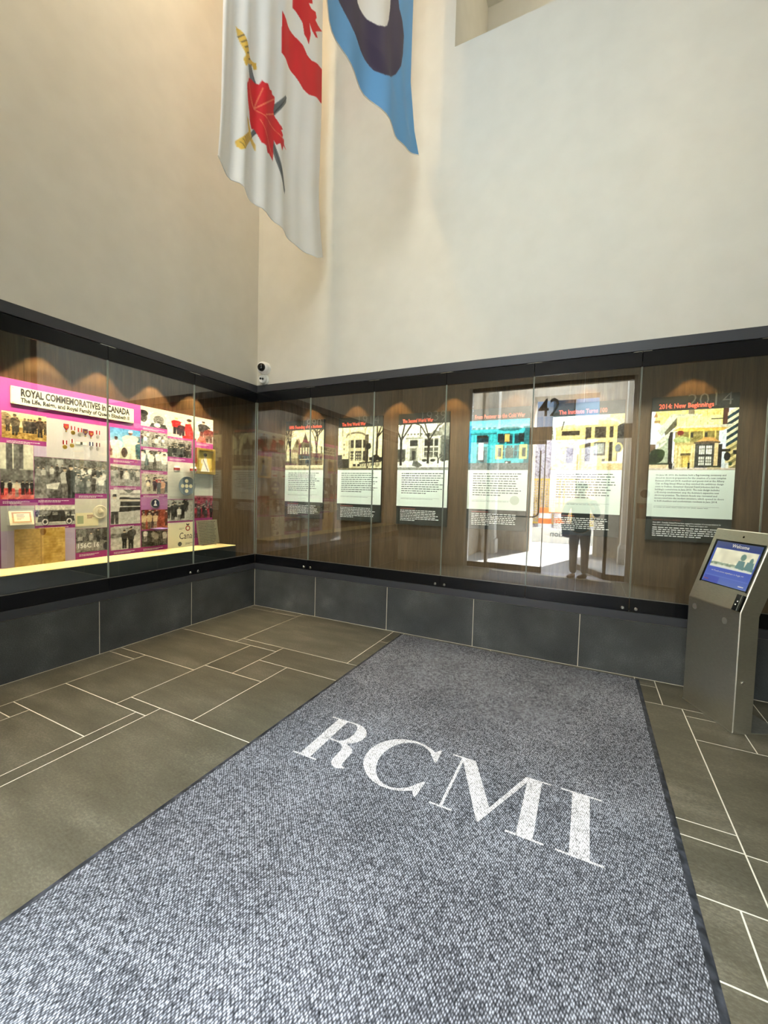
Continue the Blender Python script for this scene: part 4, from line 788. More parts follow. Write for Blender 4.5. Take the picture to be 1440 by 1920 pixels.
M_PLQ = mat('grey_bronze', (150, 146, 124), .4, .4)
obj('plaque_plate', MB().prism([A_, B_, B_ + up_, A_ + up_], (.006, 0, .001)), M_PLQ, pq)
un = up_.normalized(); nn_ = Vector((un.z, 0, -un.x)).normalized() if True else None
word_bars('engraved_print', A_ + un * .262 + Vector((.0072, .02, .001)), UY, -un, .25, 14, .0185, .007, M_INK, pq, 77, last=.8)
for y in (-.55, -.38): obj('foot', MB().tube([(XB + .10, y, .783), (XB + .05, y, .783), (XB + .035, y, .86)], .004, 6), M_SILVER, pq)

# ------------------------------------------------------------------ entrance mat with letters
MX0, MX1, MY0, MY1 = 2.013, 4.104, -4.15, -0.05
mt = tag(obj('entrance_mat', MB().box(MX0 + .028, MX1 - .028, MY0, MY1 - .004, 0.0005, 0.008), M_MAT), 'long grey looped entrance mat with white letters RCMI on the stone floor', 'mat')
obj('rubber_edge', MB().prism([(MX0, MY0, .0005), (MX0 + .029, MY0, .0005), (MX0 + .029, MY0, .008), (MX0 + .006, MY0, .003)], (0, MY1 - MY0, 0)), M_RUBBER, mt)
obj('rubber_edge', MB().prism([(MX1, MY0, .0005), (MX1 - .029, MY0, .0005), (MX1 - .029, MY0, .008), (MX1 - .006, MY0, .003)], (0, MY1 - MY0, 0)), M_RUBBER, mt)
obj('rubber_edge', MB().box(MX0, MX1, MY1 - .004, MY1, .0005, .006), M_RUBBER, mt)
# letters drawn as outlines (high-contrast roman capitals), 0.4 m tall
LZ = 0.0084
def glyph(name, outlines):
    cu = bpy.data.curves.new(name, 'CURVE'); cu.dimensions = '2D'; cu.fill_mode = 'FRONT'
    for pts in outlines:
        sp = cu.splines.new('POLY'); sp.points.add(len(pts) - 1); sp.use_cyclic_u = True
        for q, (x, y) in zip(sp.points, pts): q.co = (x, y, 0, 1)
    o = bpy.data.objects.new(name, cu); C.objects.link(o); me = bpy.data.meshes.new_from_object(o.evaluated_get(bpy.context.evaluated_depsgraph_get()))
    bpy.data.objects.remove(o); bpy.data.curves.remove(cu)
    for v in me.vertices: v.co.z = LZ
    return obj(name, me, M_MATW, mt)
def arc(cx, cy, rx, ry, a0, a1, n=18): return [(cx + rx * math.cos(R(a0 + (a1 - a0) * k / n)), cy + ry * math.sin(R(a0 + (a1 - a0) * k / n))) for k in range(n + 1)]
GB, GT, hs = -2.105, -1.697, 0.011   # base line, cap line, hairline
def serif_bar(x0, x1, y): return [(x0, y), (x1, y), (x1, y + hs), (x0, y + hs)]
GLY = {}
x = 2.285  # R
GLY['letter_r'] = [[(x, GB), (x + .155, GB), (x + .155, GB + hs), (x + .112, GB + hs), (x + .112, -1.912), (x + .165, -1.912)] + arc(x + .165, -1.970, .062, .058, 90, 0, 8) + [(x + .227, -2.03)] + arc(x + .290, -2.045, .063, .062, 170, 262, 8) + [(x + .325, -2.092), (x + .318, -2.079)] + arc(x + .306, -2.05, .012, .03, 270, 180, 4) + [(x + .294, -1.985)] + arc(x + .215, -1.975, .079, .068, 0, 75, 8)
   + arc(x + .175, -1.803, .112, .106, -65, 90, 14) + [(x, GT), (x, GT - hs), (x + .045, GT - hs), (x + .045, GB + hs), (x, GB + hs)],
   [(x + .112, GT - hs), (x + .165, GT - hs)] + arc(x + .165, -1.803, .048, .095, 90, -90, 14) + [(x + .112, -1.898)]]
x = 2.655  # C
GLY['letter_c'] = [arc(x + .20, -1.901, .205, .213, 52, 308, 34) + [(x + .345, -2.10), (x + .356, -2.10), (x + .362, -1.985), (x + .350, -1.985)] + arc(x + .215, -1.901, .140, .196, 320, 40, 26) + [(x + .350, -1.815), (x + .362, -1.815), (x + .356, -1.70), (x + .345, -1.70)]]
x = 3.075  # M
GLY['letter_m'] = [[(x, GT), (x + .125, GT), (x + .262, -2.00), (x + .385, GT), (x + .505, GT), (x + .505, GT - hs), (x + .462, GT - hs), (x + .462, GB + hs), (x + .505, GB + hs), (x + .505, GB), (x + .350, GB), (x + .350, GB + hs), (x + .394, GB + hs), (x + .394, GT - .045), (x + .236, GB - .004), (x + .228, GB - .004), (x + .066, GT - .04), (x + .066, GB + hs), (x + .112, GB + hs), (x + .112, GB), (x + .004, GB), (x + .004, GB + hs), (x + .052, GB + hs), (x + .052, GT - hs), (x, GT - hs)]]
x = 3.625  # I
GLY['letter_i'] = [[(x, GB), (x + .178, GB), (x + .178, GB + hs), (x + .127, GB + hs), (x + .127, GT - hs), (x + .178, GT - hs), (x + .178, GT), (x, GT), (x, GT - hs), (x + .051, GT - hs), (x + .051, GB + hs), (x, GB + hs)]]
for k, v in GLY.items(): glyph(k, v)

# ------------------------------------------------------------------ flags
def in_poly(pts, X, Y):
    m_ = np.zeros(X.shape, bool)
    for (x0, y0), (x1, y1) in zip(pts, pts[1:] + pts[:1]):
        if y0 == y1: continue
        m_ ^= ((Y > y0) != (Y > y1)) & (X < (x1 - x0) * (Y - y0) / (y1 - y0) + x0)
    return m_
def near_seg(X, Y, p, q, wd):
    d = np.array(q) - np.array(p); t = np.clip(((X - p[0]) * d[0] + (Y - p[1]) * d[1]) / (d @ d), 0, 1)
    return np.hypot(X - p[0] - t * d[0], Y - p[1] - t * d[1]) < wd
def interp(t, xs, ys): return np.interp(t, xs, ys)
M_CLOTH = mat('flag_nylon', rough=0.55, spec=0.3)
_at = nd(M_CLOTH, 'ShaderNodeAttribute'); _at.attribute_name = 'print'; ln(M_CLOTH, _at.outputs['Color'], bsdf(M_CLOTH).inputs['Base Color'])
_tl = nd(M_CLOTH, 'ShaderNodeBsdfTranslucent'); ln(M_CLOTH, _at.outputs['Color'], _tl.inputs[0]); _ms = nd(M_CLOTH, 'ShaderNodeMixShader'); _ms.inputs[0].default_value = 0.18
ln(M_CLOTH, bsdf(M_CLOTH).outputs[0], _ms.inputs[1]); ln(M_CLOTH, _tl.outputs[0], _ms.inputs[2]); ln(M_CLOTH, _ms.outputs[0], M_CLOTH.node_tree.nodes['Material Output'].inputs[0])

def flag(x0, ztop, left, right, bottom, paint, fold, label, nu=190, nv=420):
    """cloth hanging below a horizontal pole that sticks out of the right-hand wall; left/right edges y(z), bottom z(y-share)"""
    t = tag(empty('flag', (x0, 0, ztop)), label, 'flag')
    s = np.linspace(0, 1, nu)[None, :]; v = np.linspace(0, 1, nv)[:, None]
    zb = interp(s[0], *bottom)[None, :]; Z = ztop + (zb - ztop) * v
    Ye0 = np.interp(Z, left[0], left[1]); Ye1 = np.interp(Z, right[0], right[1]); Y = Ye0 + (Ye1 - Ye0) * s
    Xf = x0 + fold(s, v, Z)
    cols = paint(Y, Z)
    dy = (Y[0, -1] - Y[0, 0]) / nu / 2; dz = (ztop - 4) / nv / 2
    acc = 0
    for a in (-.5, .5):
        for b in (-.5, .5): acc = acc + paint(Y + dy * a, Z + dz * b)
    cols = acc / 4
    P = np.stack([Xf, Y, Z], -1)
    c_ = obj('cloth', grid_mesh('cloth', P, cols), M_CLOTH, t, smooth=True)
    hem = MB(); hp = [tuple(P[-1, i] + np.array((0.0, 0, 0))) for i in range(0, nu, 6)] + [tuple(P[-1, -1])]
    obj('hem', hem.tube(hp, .004, 5), mat('hem_white', (226, 226, 222), .6) if 'white' in label else mat('hem_blue', (96, 150, 206), .6), c_)
    y0, y1 = float(Y[0, 0]), float(Y[0, -1])
    obj('pole', MB().tube([(x0, y0 - .12, ztop + .012), (x0, -.012, ztop + .012)], .016, 12), mat('varnished_pole', (120, 84, 50), .35), t)
    obj('bracket', MB().lathe([(.05, 0), (.05, .012), (.024, .02), (.022, .09)], (x0, -0.002, ztop + .012), (0, -1, 0), 16), M_GOLD, t)
    obj('finial', MB().lathe([(.004, .0), (.03, .02), (.036, .045), (.022, .075), (.004, .11)], (x0, y0 - .12, ztop + .012), (0, -1, 0), 14), M_GOLD, t)
    return t
LEAF = [(-1.248, 4.778), (-1.194, 4.816), (-1.148, 4.826), (-1.119, 4.838), (-1.097, 4.887), (-1.075, 4.881), (-1.042, 4.903), (-1.012, 4.882), (-0.975, 4.906), (-0.971, 4.882), (-0.929, 4.896), (-0.928, 4.849), (-0.943, 4.768), (-0.932, 4.736), (-0.893, 4.725), (-0.865, 4.712), (-0.816, 4.707), (-0.849, 4.675), (-0.811, 4.661), (-0.826, 4.629), (-0.781, 4.647), (-0.776, 4.615), (-0.716, 4.613), (-0.791, 4.587), (-0.823, 4.517), (-0.857, 4.556), (-0.899, 4.511), (-0.932, 4.529), (-0.94, 4.439), (-0.938, 4.343), (-0.97, 4.356), (-1.001, 4.361), (-1.031, 4.346), (-1.052, 4.386), (-1.101, 4.377), (-1.131, 4.421), (-1.16, 4.451), (-1.188, 4.43), (-1.216, 4.473), (-1.226, 4.529), (-1.245, 4.565), (-1.269, 4.609), (-1.282, 4.649), (-1.288, 4.694), (-1.26, 4.737)]
BLADE1 = [(-1.273, 4.858), (-1.209, 4.915), (-1.148, 4.839), (-0.921, 4.509), (-0.737, 4.236), (-0.747, 4.19), (-0.782, 4.2), (-0.962, 4.451), (-1.146, 4.711), (-1.23, 4.781)]
HILT1 = [(-1.37, 5.066), (-1.34, 5.062), (-1.317, 5.047), (-1.287, 5.007), (-1.251, 4.947), (-1.227, 4.942), (-1.187, 4.962), (-1.141, 4.994), (-1.14, 4.943), (-1.172, 4.915), (-1.187, 4.928), (-1.237, 4.895), (-1.273, 4.858), (-1.293, 4.821), (-1.31, 4.809), (-1.325, 4.848), (-1.303, 4.893), (-1.333, 4.94), (-1.356, 4.992)]
BLADE2 = [(-0.768, 5.048), (-0.743, 5.054), (-0.751, 5.001), (-1.196, 4.346), (-1.223, 4.351), (-0.928, 4.836)]
HILT2 = [(-1.387, 4.179), (-1.345, 4.231), (-1.224, 4.383), (-1.195, 4.34), (-1.284, 4.21), (-1.31, 4.166), (-1.349, 4.132), (-1.378, 4.142)]
GUARD2 = [(-1.281, 4.45), (-1.243, 4.458), (-1.206, 4.416), (-1.177, 4.36), (-1.143, 4.333), (-1.147, 4.277), (-1.176, 4.308), (-1.214, 4.333), (-1.251, 4.394)]
BAR = [(-0.846, 5.7), (-0.749, 5.677), (-0.632, 5.689), (-0.533, 5.694), (-0.468, 5.664), (-0.403, 5.67), (-0.322, 5.718), (-0.205, 5.775), (-0.12, 5.8), (-0.12, 5.5), (-0.219, 5.431), (-0.312, 5.399), (-0.432, 5.33), (-0.522, 5.315), (-0.623, 5.348), (-0.764, 5.352), (-0.849, 5.339)]
LEAF2 = [(-0.675, 5.963), (-0.66, 6.05), (-0.70, 6.12), (-0.60, 6.18), (-0.52, 6.30), (-0.42, 6.223), (-0.414, 6.191), (-0.47, 6.142), (-0.43, 6.129), (-0.364, 6.165), (-0.344, 6.131), (-0.367, 6.085), (-0.321, 6.085), (-0.217, 6.134), (-0.359, 5.986), (-0.317, 5.965), (-0.357, 5.934), (-0.411, 5.944), (-0.452, 5.98), (-0.431, 5.895), (-0.454, 5.778), (-0.486, 5.805), (-0.524, 5.806), (-0.551, 5.883), (-0.638, 5.914), (-0.674, 5.907)]
VEINS = [[(-1.163, 4.612), (-1.248, 4.753)], [(-1.163, 4.612), (-1.09, 4.829)], [(-1.163, 4.612), (-0.939, 4.868)], [(-1.163, 4.612), (-1.238, 4.686)], [(-1.163, 4.612), (-0.803, 4.624)], [(-1.114, 4.559), (-0.95, 4.377)], [(-1.057, 4.637), (-0.936, 4.746)]]
def paint_white(Y, Z):
    c = np.empty(Y.shape + (3,)); c[:] = (240, 238, 234)
    for pl_, col in ((BLADE1, (116, 120, 122)), (BLADE2, (112, 116, 118)), (GUARD2, (222, 184, 96)), (HILT1, (226, 186, 82)), (HILT2, (226, 186, 82)), (LEAF, (214, 44, 50)), (BAR, (214, 44, 50)), (LEAF2, (214, 44, 50))): c[in_poly(pl_, Y, Z)] = col
    bar2 = [(-.85, 6.35), (-.2, 6.45), (-.2, 6.80), (-.85, 6.70)]; c[in_poly(bar2, Y, Z)] = (214, 44, 50)
    for a, b in VEINS: c[near_seg(Y, Z, a, b, .0045) & in_poly(LEAF, Y, Z)] = (236, 130, 96)
    for k in range(6):   # grip windings
        y, z = -1.345 + .022 * k, 5.03 - .024 * k; c[near_seg(Y, Z, (y - .01, z - .035), (y + .03, z + .01), .004) & in_poly(HILT1, Y, Z)] = (110, 90, 60)
        y, z = -1.33 + .02 * k, 4.17 + .033 * k; c[near_seg(Y, Z, (y - .025, z + .02), (y + .04, z - .015), .004) & in_poly(HILT2, Y, Z)] = (120, 96, 56)
    for pl_ in (BLADE1, BLADE2): c[near_seg(Y, Z, pl_[1] if pl_ is BLADE1 else pl_[1], pl_[5] if pl_ is BLADE1 else pl_[3], .004) & in_poly(pl_, Y, Z) & ~in_poly(LEAF, Y, Z) & ~in_poly(HILT1, Y, Z)] = (70, 74, 78)
    return c
def fold_white(s, v, Z):
    a = .022 + .018 * v
    return a * (np.sin(s * 36 + .9 * v) * np.exp(-s * 2.4) * 1.1 + .35 * np.sin(s * 70 + 2.0 * v) * np.exp(-s * 5) + .6 * np.sin(s * 15 + 2.0 - 1.5 * v) * (.35 + .65 * s)) + .03 * v * np.sin(s * 5.0 + .8)
flag(1.04, 6.86, ([3.80, 3.90, 4.05, 4.31, 5.08, 6.9], [-1.60, -1.605, -1.589, -1.572, -1.546, -1.54]), ([3.80, 3.93, 4.2, 4.5, 5.34, 6.43, 6.9], [-.135, -.14, -.19, -.225, -.20, -.215, -.215]),
     ([0, .05, .12, .32, .5, .82, .92, 1], [3.900, 3.871, 3.868, 3.845, 3.838, 3.836, 3.86, 3.926]), paint_white, fold_white, 'white flag with crossed swords on a red maple leaf, hanging beside the room corner')
RING = [(-1.56, 4.655), (-1.60, 4.90), (-1.55, 5.2), (-1.3, 5.52), (-1.0, 5.62), (-.80, 5.55), (-0.709, 5.423), (-0.689, 5.368), (-0.623, 5.345), (-0.558, 5.29), (-0.573, 5.12), (-0.63, 4.978), (-0.717, 4.838), (-0.831, 4.712), (-0.927, 4.643), (-1.033, 4.598), (-1.185, 4.609), (-1.346, 4.608)]
HOLE = [(-1.257, 4.867), (-1.33, 5.1), (-1.22, 5.36), (-1.0, 5.42), (-0.838, 5.293), (-0.847, 5.211), (-0.87, 5.104), (-0.908, 5.025), (-0.96, 4.963), (-1.037, 4.906), (-1.126, 4.877)]
def paint_blue(Y, Z):
    c = np.empty(Y.shape + (3,)); c[:] = (104, 166, 222); c[in_poly(RING, Y, Z)] = (66, 58, 84); c[in_poly(HOLE, Y, Z)] = (240, 238, 234)
    return c
def fold_blue(s, v, Z): return ((.012 + .04 * v) * np.sin(s * 9 + 1.5 * v + .6) * .8 + .022 * v * np.sin(s * 24 + v)) * (1 - .85 * s ** 3)
flag(2.107, 6.86, ([4.3, 4.42, 5, 6.9], [-1.84, -1.82, -1.80, -1.80]), ([4.4, 4.623, 4.75, 5.08, 5.766, 6.9], [-.14, -.14, -.26, -.374, -.372, -.372]),
     ([0, .07, .4, .68, .82, 1], [4.41, 4.403, 4.352, 4.372, 4.45, 4.623]), paint_blue, fold_blue, 'light blue flag with a dark navy ring, hanging right of the white flag')

# ------------------------------------------------------------------ security cameras in the corner
cam1 = tag(empty('security_camera', (.135, 0, 2.885)), 'white dome security camera with dark bubble, upper of the two in the corner', 'camera')
ax = Vector((.25, -1, -.12)).normalized()
obj('mount', MB().lathe([(.074, 0), (.074, .022), (.068, .030)], (.140, -.0, 2.885), (0, -1, 0), 28), M_WPLAST, cam1, smooth=False)
obj('housing', MB().lathe([(.064, .0), (.071, .03), (.070, .055), (.060, .074), (.050, .080), (.046, .076)], (.138, -.022, 2.886), ax, 28), M_WPLAST, cam1, smooth=True)
obj('dome', MB().lathe([(.047, .0), (.046, .012), (.040, .028), (.028, .040), (.012, .046), (.001, .047)], Vector((.138, -.022, 2.886)) + ax * .074, ax, 24), M_BPLAST, cam1, smooth=True)
cam2 = tag(empty('security_camera', (.12, 0, 2.755)), 'white turret security camera with two small lenses, lower of the two in the corner', 'camera')
ax2 = Vector((.15, -1, -.05)).normalized()
obj('mount', MB().lathe([(.062, 0), (.062, .010), (.055, .022)], (.126, 0, 2.757), (0, -1, 0), 26), M_WPLAST, cam2)
obj('turret', MB().lathe([(.050, .0), (.052, .02), (.048, .045), (.036, .054), (.034, .050), (.001, .050)], (.124, -.014, 2.757), ax2, 26), M_WPLAST, cam2, smooth=True)
fc = Vector((.124, -.014, 2.757)) + ax2 * .050
obj('lens', MB().lathe([(.012, 0), (.012, .006), (.008, .006)], fc + Vector((-.018, 0, .004)), ax2, 14), M_BPLAST, cam2); obj('lens_ring', MB().lathe([(.013, 0), (.013, .005), (.009, .005), (.009, .002)], fc + Vector((.014, 0, -.002)), ax2, 16), M_INK, cam2)

# ------------------------------------------------------------------ touch-screen kiosk
A = Vector((4.358, -.240, 0)); B = Vector((4.547, -.650, 0)); e1 = (B - A).normalized(); back = Vector((-e1.y, e1.x, 0)); back = back if back.x > 0 else -back
Wk = (B - A).length; TH = 0.118; KZ = 0.762; TILT = Vector((back.x * .1690, back.y * .1690, .492)); tl = TILT.normalized(); nface = e1.cross(tl).normalized(); nface = nface if nface.dot(back) < 0 else -nface
kiosk = tag(empty('information_kiosk', (A + B) / 2 + back * .06), 'freestanding brushed steel information kiosk with tilted touch screen', 'kiosk')
def kp(s, d, z): return A + e1 * s + back * d + Vector((0, 0, z))
prof = [(0, .004), (TH, .004), (TH, KZ + .02), (TH + .150, 1.215), (.1690, KZ + .492), (0, KZ)]
prof = [(0.0, .004), (TH, .004), (TH, KZ - .02), (TH + .172, KZ + .455), (.178, KZ + .492), (.169, KZ + .492), (0.0, KZ)]
body = obj('cabinet', MB().prism([kp(0, d, z) for d, z in prof], e1 * Wk), M_STEEL, kiosk, bevel=0.005)
def fp(s, t, n=0.0): return A + Vector((0, 0, KZ)) + e1 * s + tl * t + nface * n        # on the tilted face
obj('base_plate', MB().prism([kp(-.0, -.002, .0005), kp(Wk, -.002, .0005), kp(Wk, .33, .0005), kp(0, .33, .0005)], (0, 0, .008)), M_STEEL, kiosk, bevel=.001)
def fbox(name, s0, s1, t0, t1, n0, n1, m, par): return obj(name, MB().prism([fp(s0, t0, n0), fp(s1, t0, n0), fp(s1, t1, n0), fp(s0, t1, n0)], nface * (n1 - n0)), m, par)
scr = fbox('screen', .045, .432, .130, .438, -.001, .0012, M_BPLAST, kiosk); scr['label'] = 'lit touch screen with a Welcome page'
mb = MB()
for (s0, s1, t0, t1) in ((.040, .050, .126, .442), (.428, .438, .126, .442), (.05, .428, .434, .442)): mb.prism([fp(s0, t0, 0), fp(s1, t0, 0), fp(s1, t1, 0), fp(s0, t1, 0)], nface * .003)
obj('screen_bezel', mb, M_BPLAST, kiosk)
p = Pic(96, 76, (60, 78, 150)); p.vgrad(0, .17, (62, 72, 112), (48, 62, 120)); p.vgrad(.62, 1, (66, 84, 170), (84, 104, 168)); p.rect(.05, .17, .97, .62, (206, 206, 184)); p.noise(16, 8, 4, .17, .62, .05, .97); p.rect(.05, .5, .97, .56, (130, 146, 128)); p.noise(30, 22, 6, .48, .60, .05, .97); p.rect(.05, .57, .97, .62, (196, 202, 196))
for x in (.70, .88): p.ell(x, .30 if x < .8 else .36, .055 if x < .8 else .035, .075, (96, 124, 116)); p.poly([(x - .1, .56), (x - .07, .38), (x + .06, .38), (x + .09, .58)], (92, 124, 124))
p.rect(.05, .82, .97, .83, (110, 130, 200)); p.rect(.03, .84, .38, 1, (54, 60, 150), .5)
h, w_ = 76, 96; img = p.get()
M_LIT = mat('lit_screen', rough=0.2, spec=0.4); _a = nd(M_LIT, 'ShaderNodeAttribute'); _a.attribute_name = 'print'; ln(M_LIT, _a.outputs['Color'], bsdf(M_LIT).inputs['Base Color']); ln(M_LIT, _a.outputs['Color'], bsdf(M_LIT).inputs['Emission Color']); bsdf(M_LIT).inputs['Emission Strength'].default_value = 0.35
o0 = fp(.057, .430, .0018); ss_ = np.linspace(0, 1, w_)[None, :, None]; tt_ = np.linspace(0, 1, h)[:, None, None]
obj('screen_image', grid_mesh('screen_image', np.array(o0) + np.array(e1) * .368 * ss_ - np.array(tl) * .294 * tt_, img), M_LIT, scr)
lettering('screen_lettering', 'Welcome', .034, fp(.195, .398, .0026), e1, tl, M_WHITEINK, scr, offset=.0004)
lettering('screen_lettering', '<< Touch screen anywhere to begin >>', .0165, fp(.105, .216, .0026), e1, tl, M_WHITEINK, scr, res=1)
word_bars('screen_small_print', fp(.36, .157, .0026), e1, -tl, .05, 1, .01, .006, M_WHITEINK, scr, 5, last=1); word_bars('screen_red_print', fp(.07, .158, .0026), e1, -tl, .05, 1, .01, .006, M_REDINK, scr, 6, last=1)
obj('camera_lens', MB().lathe([(.0075, 0), (.0075, .0008)], fp(.25, .478, .0), nface, 14), M_BPLAST, kiosk)
rd = fbox('card_reader', .393, .448, .004, .108, 0, .014, M_BPLAST, kiosk); fbox('card_slot', .430, .434, .006, .106, .014, .016, M_CHROME, rd)
for s, t in ((.412, .060), (.405, .038)): fbox('reader_symbol', s, s + .008, t, t + .008, .014, .0146, M_WHITEINK, rd)
sd = e1
obj('lock', MB().lathe([(.010, 0), (.010, .004), (.006, .006)], kp(Wk, .045, .325), e1, 14), M_CHROME, kiosk)
for s, z in ((.065, .70), (.335, .68)): obj('scuff', MB().lathe([(.022, 0), (.022, .0004)], kp(s, -.0006, z), -back, 12), mat('pale_scuff', (150, 148, 138), .6, .5), kiosk)

# ------------------------------------------------------------------ entrance doors (seen reflected in the cases)
YG = YD - 0.12
M_FRAME = mat('bronze_door_frame', (70, 64, 58), 0.4, 0.4)
M_SILLB = mat('brown_door_rail', (82, 70, 58), 0.45, 0.2)
M_FRAMEP = mat('sunlit_door_jamb', (206, 204, 198), 0.4, 0.2)  # jambs paler than the door head: sunlight put into the colour
dr = struct(obj('door_1', MB().box(DX0, DX0 + .05, YG - .05, YG + .05, 0, DZ), M_FRAMEP))
obj('door_jamb', MB().box(DX1 - .05, DX1, YG - .05, YG + .05, 0, DZ), M_FRAMEP, dr); obj('door_head', MB().box(DX0 + .05, DX1 - .05, YG - .05, YG + .05, DZ - .07, DZ), M_FRAME, dr)
hdr = obj('transom_bar', MB().box(DX0 + .05, DX1 - .05, YG - .05, YG + .05, 2.50, 2.74), M_SILLB, dr)
for a, b in ((DX0 + .05, 1.86), (1.86, 2.92), (2.92, 3.97), (3.97, DX1 - .05)): obj('transom_pane', MB().box(a + .004, b - .004, YG - .006, YG + .006, 2.745, DZ - .075), M_DOORGLASS, dr)
for a, b in ((DX0 + .05, 1.86), (3.97, DX1 - .05)):
    s_ = obj('sidelight', MB().box(a + .004, b - .004, YG - .006, YG + .006, .10, 2.495), M_DOORGLASS, dr); obj('sidelight_rail', MB().box(a, b, YG - .03, YG + .03, 0.0, .10), M_SILLB, s_)
for x in (1.86, 3.97): obj('mullion', MB().box(x - .02, x + .02, YG - .04, YG + .04, 0, 2.5), M_FRAME, dr)
def leaf(x0, x1, hinge, ang, handle_x):
    d = struct(obj('door_leaf', MB().box(x0 + .006, x1 - .006, YG - .008, YG + .008, .10, 2.49), M_DOORGLASS, dr)) if False else obj('door_leaf', MB().box(x0 + .006, x1 - .006, YG - .008, YG + .008, .10, 2.49), M_DOORGLASS, dr)
    parts = [obj('leaf_rail', MB().box(x0 + .004, x1 - .004, YG - .025, YG + .025, .012, .115), M_SILLB, d), obj('leaf_rail', MB().box(x0 + .004, x1 - .004, YG - .025, YG + .025, 2.43, 2.492), M_FRAME, d)]
    for x in (x0 + .006, x1 - .022): parts.append(obj('leaf_edge', MB().box(x, x + .016, YG - .012, YG + .012, .115, 2.43), mat('pale_leaf_edge', (190, 192, 188), .3, .3), d))
    sgn = 1 if handle_x > (x0 + x1) / 2 else -1
    pts = [(handle_x, YG + .09, 2.30), (handle_x, YG + .09, 1.16)] + [(handle_x - sgn * (.10 - .10 * math.cos(q)), YG + .09, 1.16 - .10 * math.sin(q)) for q in np.linspace(.2, math.pi / 2, 6)] + [(handle_x - sgn * .90, YG + .09, 1.06)]
    h_ = obj('pull_handle', MB().tube(pts, .014, 10), mat('dark_handle', (54, 52, 50), .35, .6), d, smooth=True); parts.append(h_)
    for q in ((handle_x, 2.2), (handle_x, 1.3), (handle_x - sgn * .85, 1.06)): parts.append(obj('handle_stud', MB().tube([(q[0], YG, q[1]), (q[0], YG + .09, q[1])], .009, 8), M_CHROME, d))
    if ang:
        M_ = Matrix.Translation((hinge, YG, 0)) @ Matrix.Rotation(ang, 4, 'Z') @ Matrix.Translation((-hinge, -YG, 0))
        for o in [d] + parts: o.data.transform(M_)
    return d
leaf(1.88, 2.92, 1.88, 0, 2.83); leaf(2.92, 3.95, 3.95, R(62), 3.01)
# street number on the transom, reading from the street
nme = text_mesh('42', .46, offset=.004, sx=.85); nme.transform(frame_matrix((2.74, YG - .010, 2.95), (1, 0, 0), (0, 0, 1))); obj('street_number', nme, mat('dark_number', (60, 58, 56), .5), dr)
# threshold
struct(obj('trim_7', MB().box(DX0, DX1, YD - .3, YD, -.02, .004), mat('lilac_grey_threshold', (168, 164, 170), .5, .2)))
# small notices by the door
nt = tag(obj('notice', MB().box(4.40, 4.62, YD, YD + .006, 1.42, 1.64), mat('white_notice', (214, 214, 210), .6)), 'white notice with a round no-smoking ring beside the entrance door', 'notice')
obj('notice_ring', MB().lathe([(.07, .0), (.07, .001), (.055, .001), (.055, .0)], (4.51, YD + .0065, 1.54), (0, 1, 0), 22), M_INK, nt)
nt2 = tag(obj('notice', MB().box(4.40, 4.62, YD, YD + .006, 1.12, 1.38), mat('grey_notice', (128, 120, 112), .6)), 'dark grey notice under the no-smoking notice by the entrance', 'notice')
obj('notice_panel', MB().box(4.44, 4.50, YD + .006, YD + .0066, 1.30, 1.35), M_REDINK, nt2)

# ------------------------------------------------------------------ stone portico and street beyond the doors
M_LIME = mat('limestone', rough=0.8, spec=0.2)
n1 = nd(M_LIME, 'ShaderNodeTexNoise', Scale=6.0, Detail=5.0); ln(M_LIME, coords(M_LIME), n1.inputs['Vector'])
ln(M_LIME, ramp(M_LIME, n1.outputs['Fac'], [(0.3, tuple(lin((182, 172, 158)))), (0.7, tuple(lin((208, 199, 186))))]), bsdf(M_LIME).inputs['Base Color'])
M_LIMEW = mat('pale_limestone', (216, 214, 208), .8); M_PAVE = mat('grey_paving', (140, 140, 142), .7); M_CONC = mat('pale_concrete', (206, 206, 202), .8); M_ASPH = mat('asphalt', (110, 110, 112), .9)
YP0, YP1 = -7.7, -8.3
struct(obj('floor_portico', MB().box(0.6, 5.2, YP1, YD - .3, -.10, -.02), M_PAVE))
mb = MB(); mb.box(0.6, 2.28, YP1, YP0, -.02, 4.9); mb.box(3.80, 5.2, YP1, YP0, -.02, 4.9); mb.box(2.28, 3.80, YP1, YP0, 4.05, 4.9); struct(obj('wall_portico_front', mb, M_LIME))
struct(obj('wall_portico_left', MB().box(0.6, 1.15, YP0, YD - .3, -.02, 4.9), M_LIME)); struct(obj('wall_portico_right', MB().box(4.65, 5.2, YP0, YD - .3, -.02, 4.9), M_LIME))
struct(obj('ceiling_portico', MB().box(0.6, 5.2, YP1, YD - .3, 4.9, 5.1), M_LIMEW))
for k, (z0, z1, d) in enumerate(((4.35, 4.5, .06), (4.5, 4.66, .14), (4.66, 4.9, .24))):
    struct(obj('cornice', MB().box(1.15, 4.65, YP0, YP0 + d, z0, z1), M_LIMEW)); struct(obj('cornice', MB().box(1.15, 1.15 + d, YP0 + d, YD - .3, z0, z1), M_LIMEW)); struct(obj('cornice', MB().box(4.65 - d, 4.65, YP0 + d, YD - .3, z0, z1), M_LIMEW))
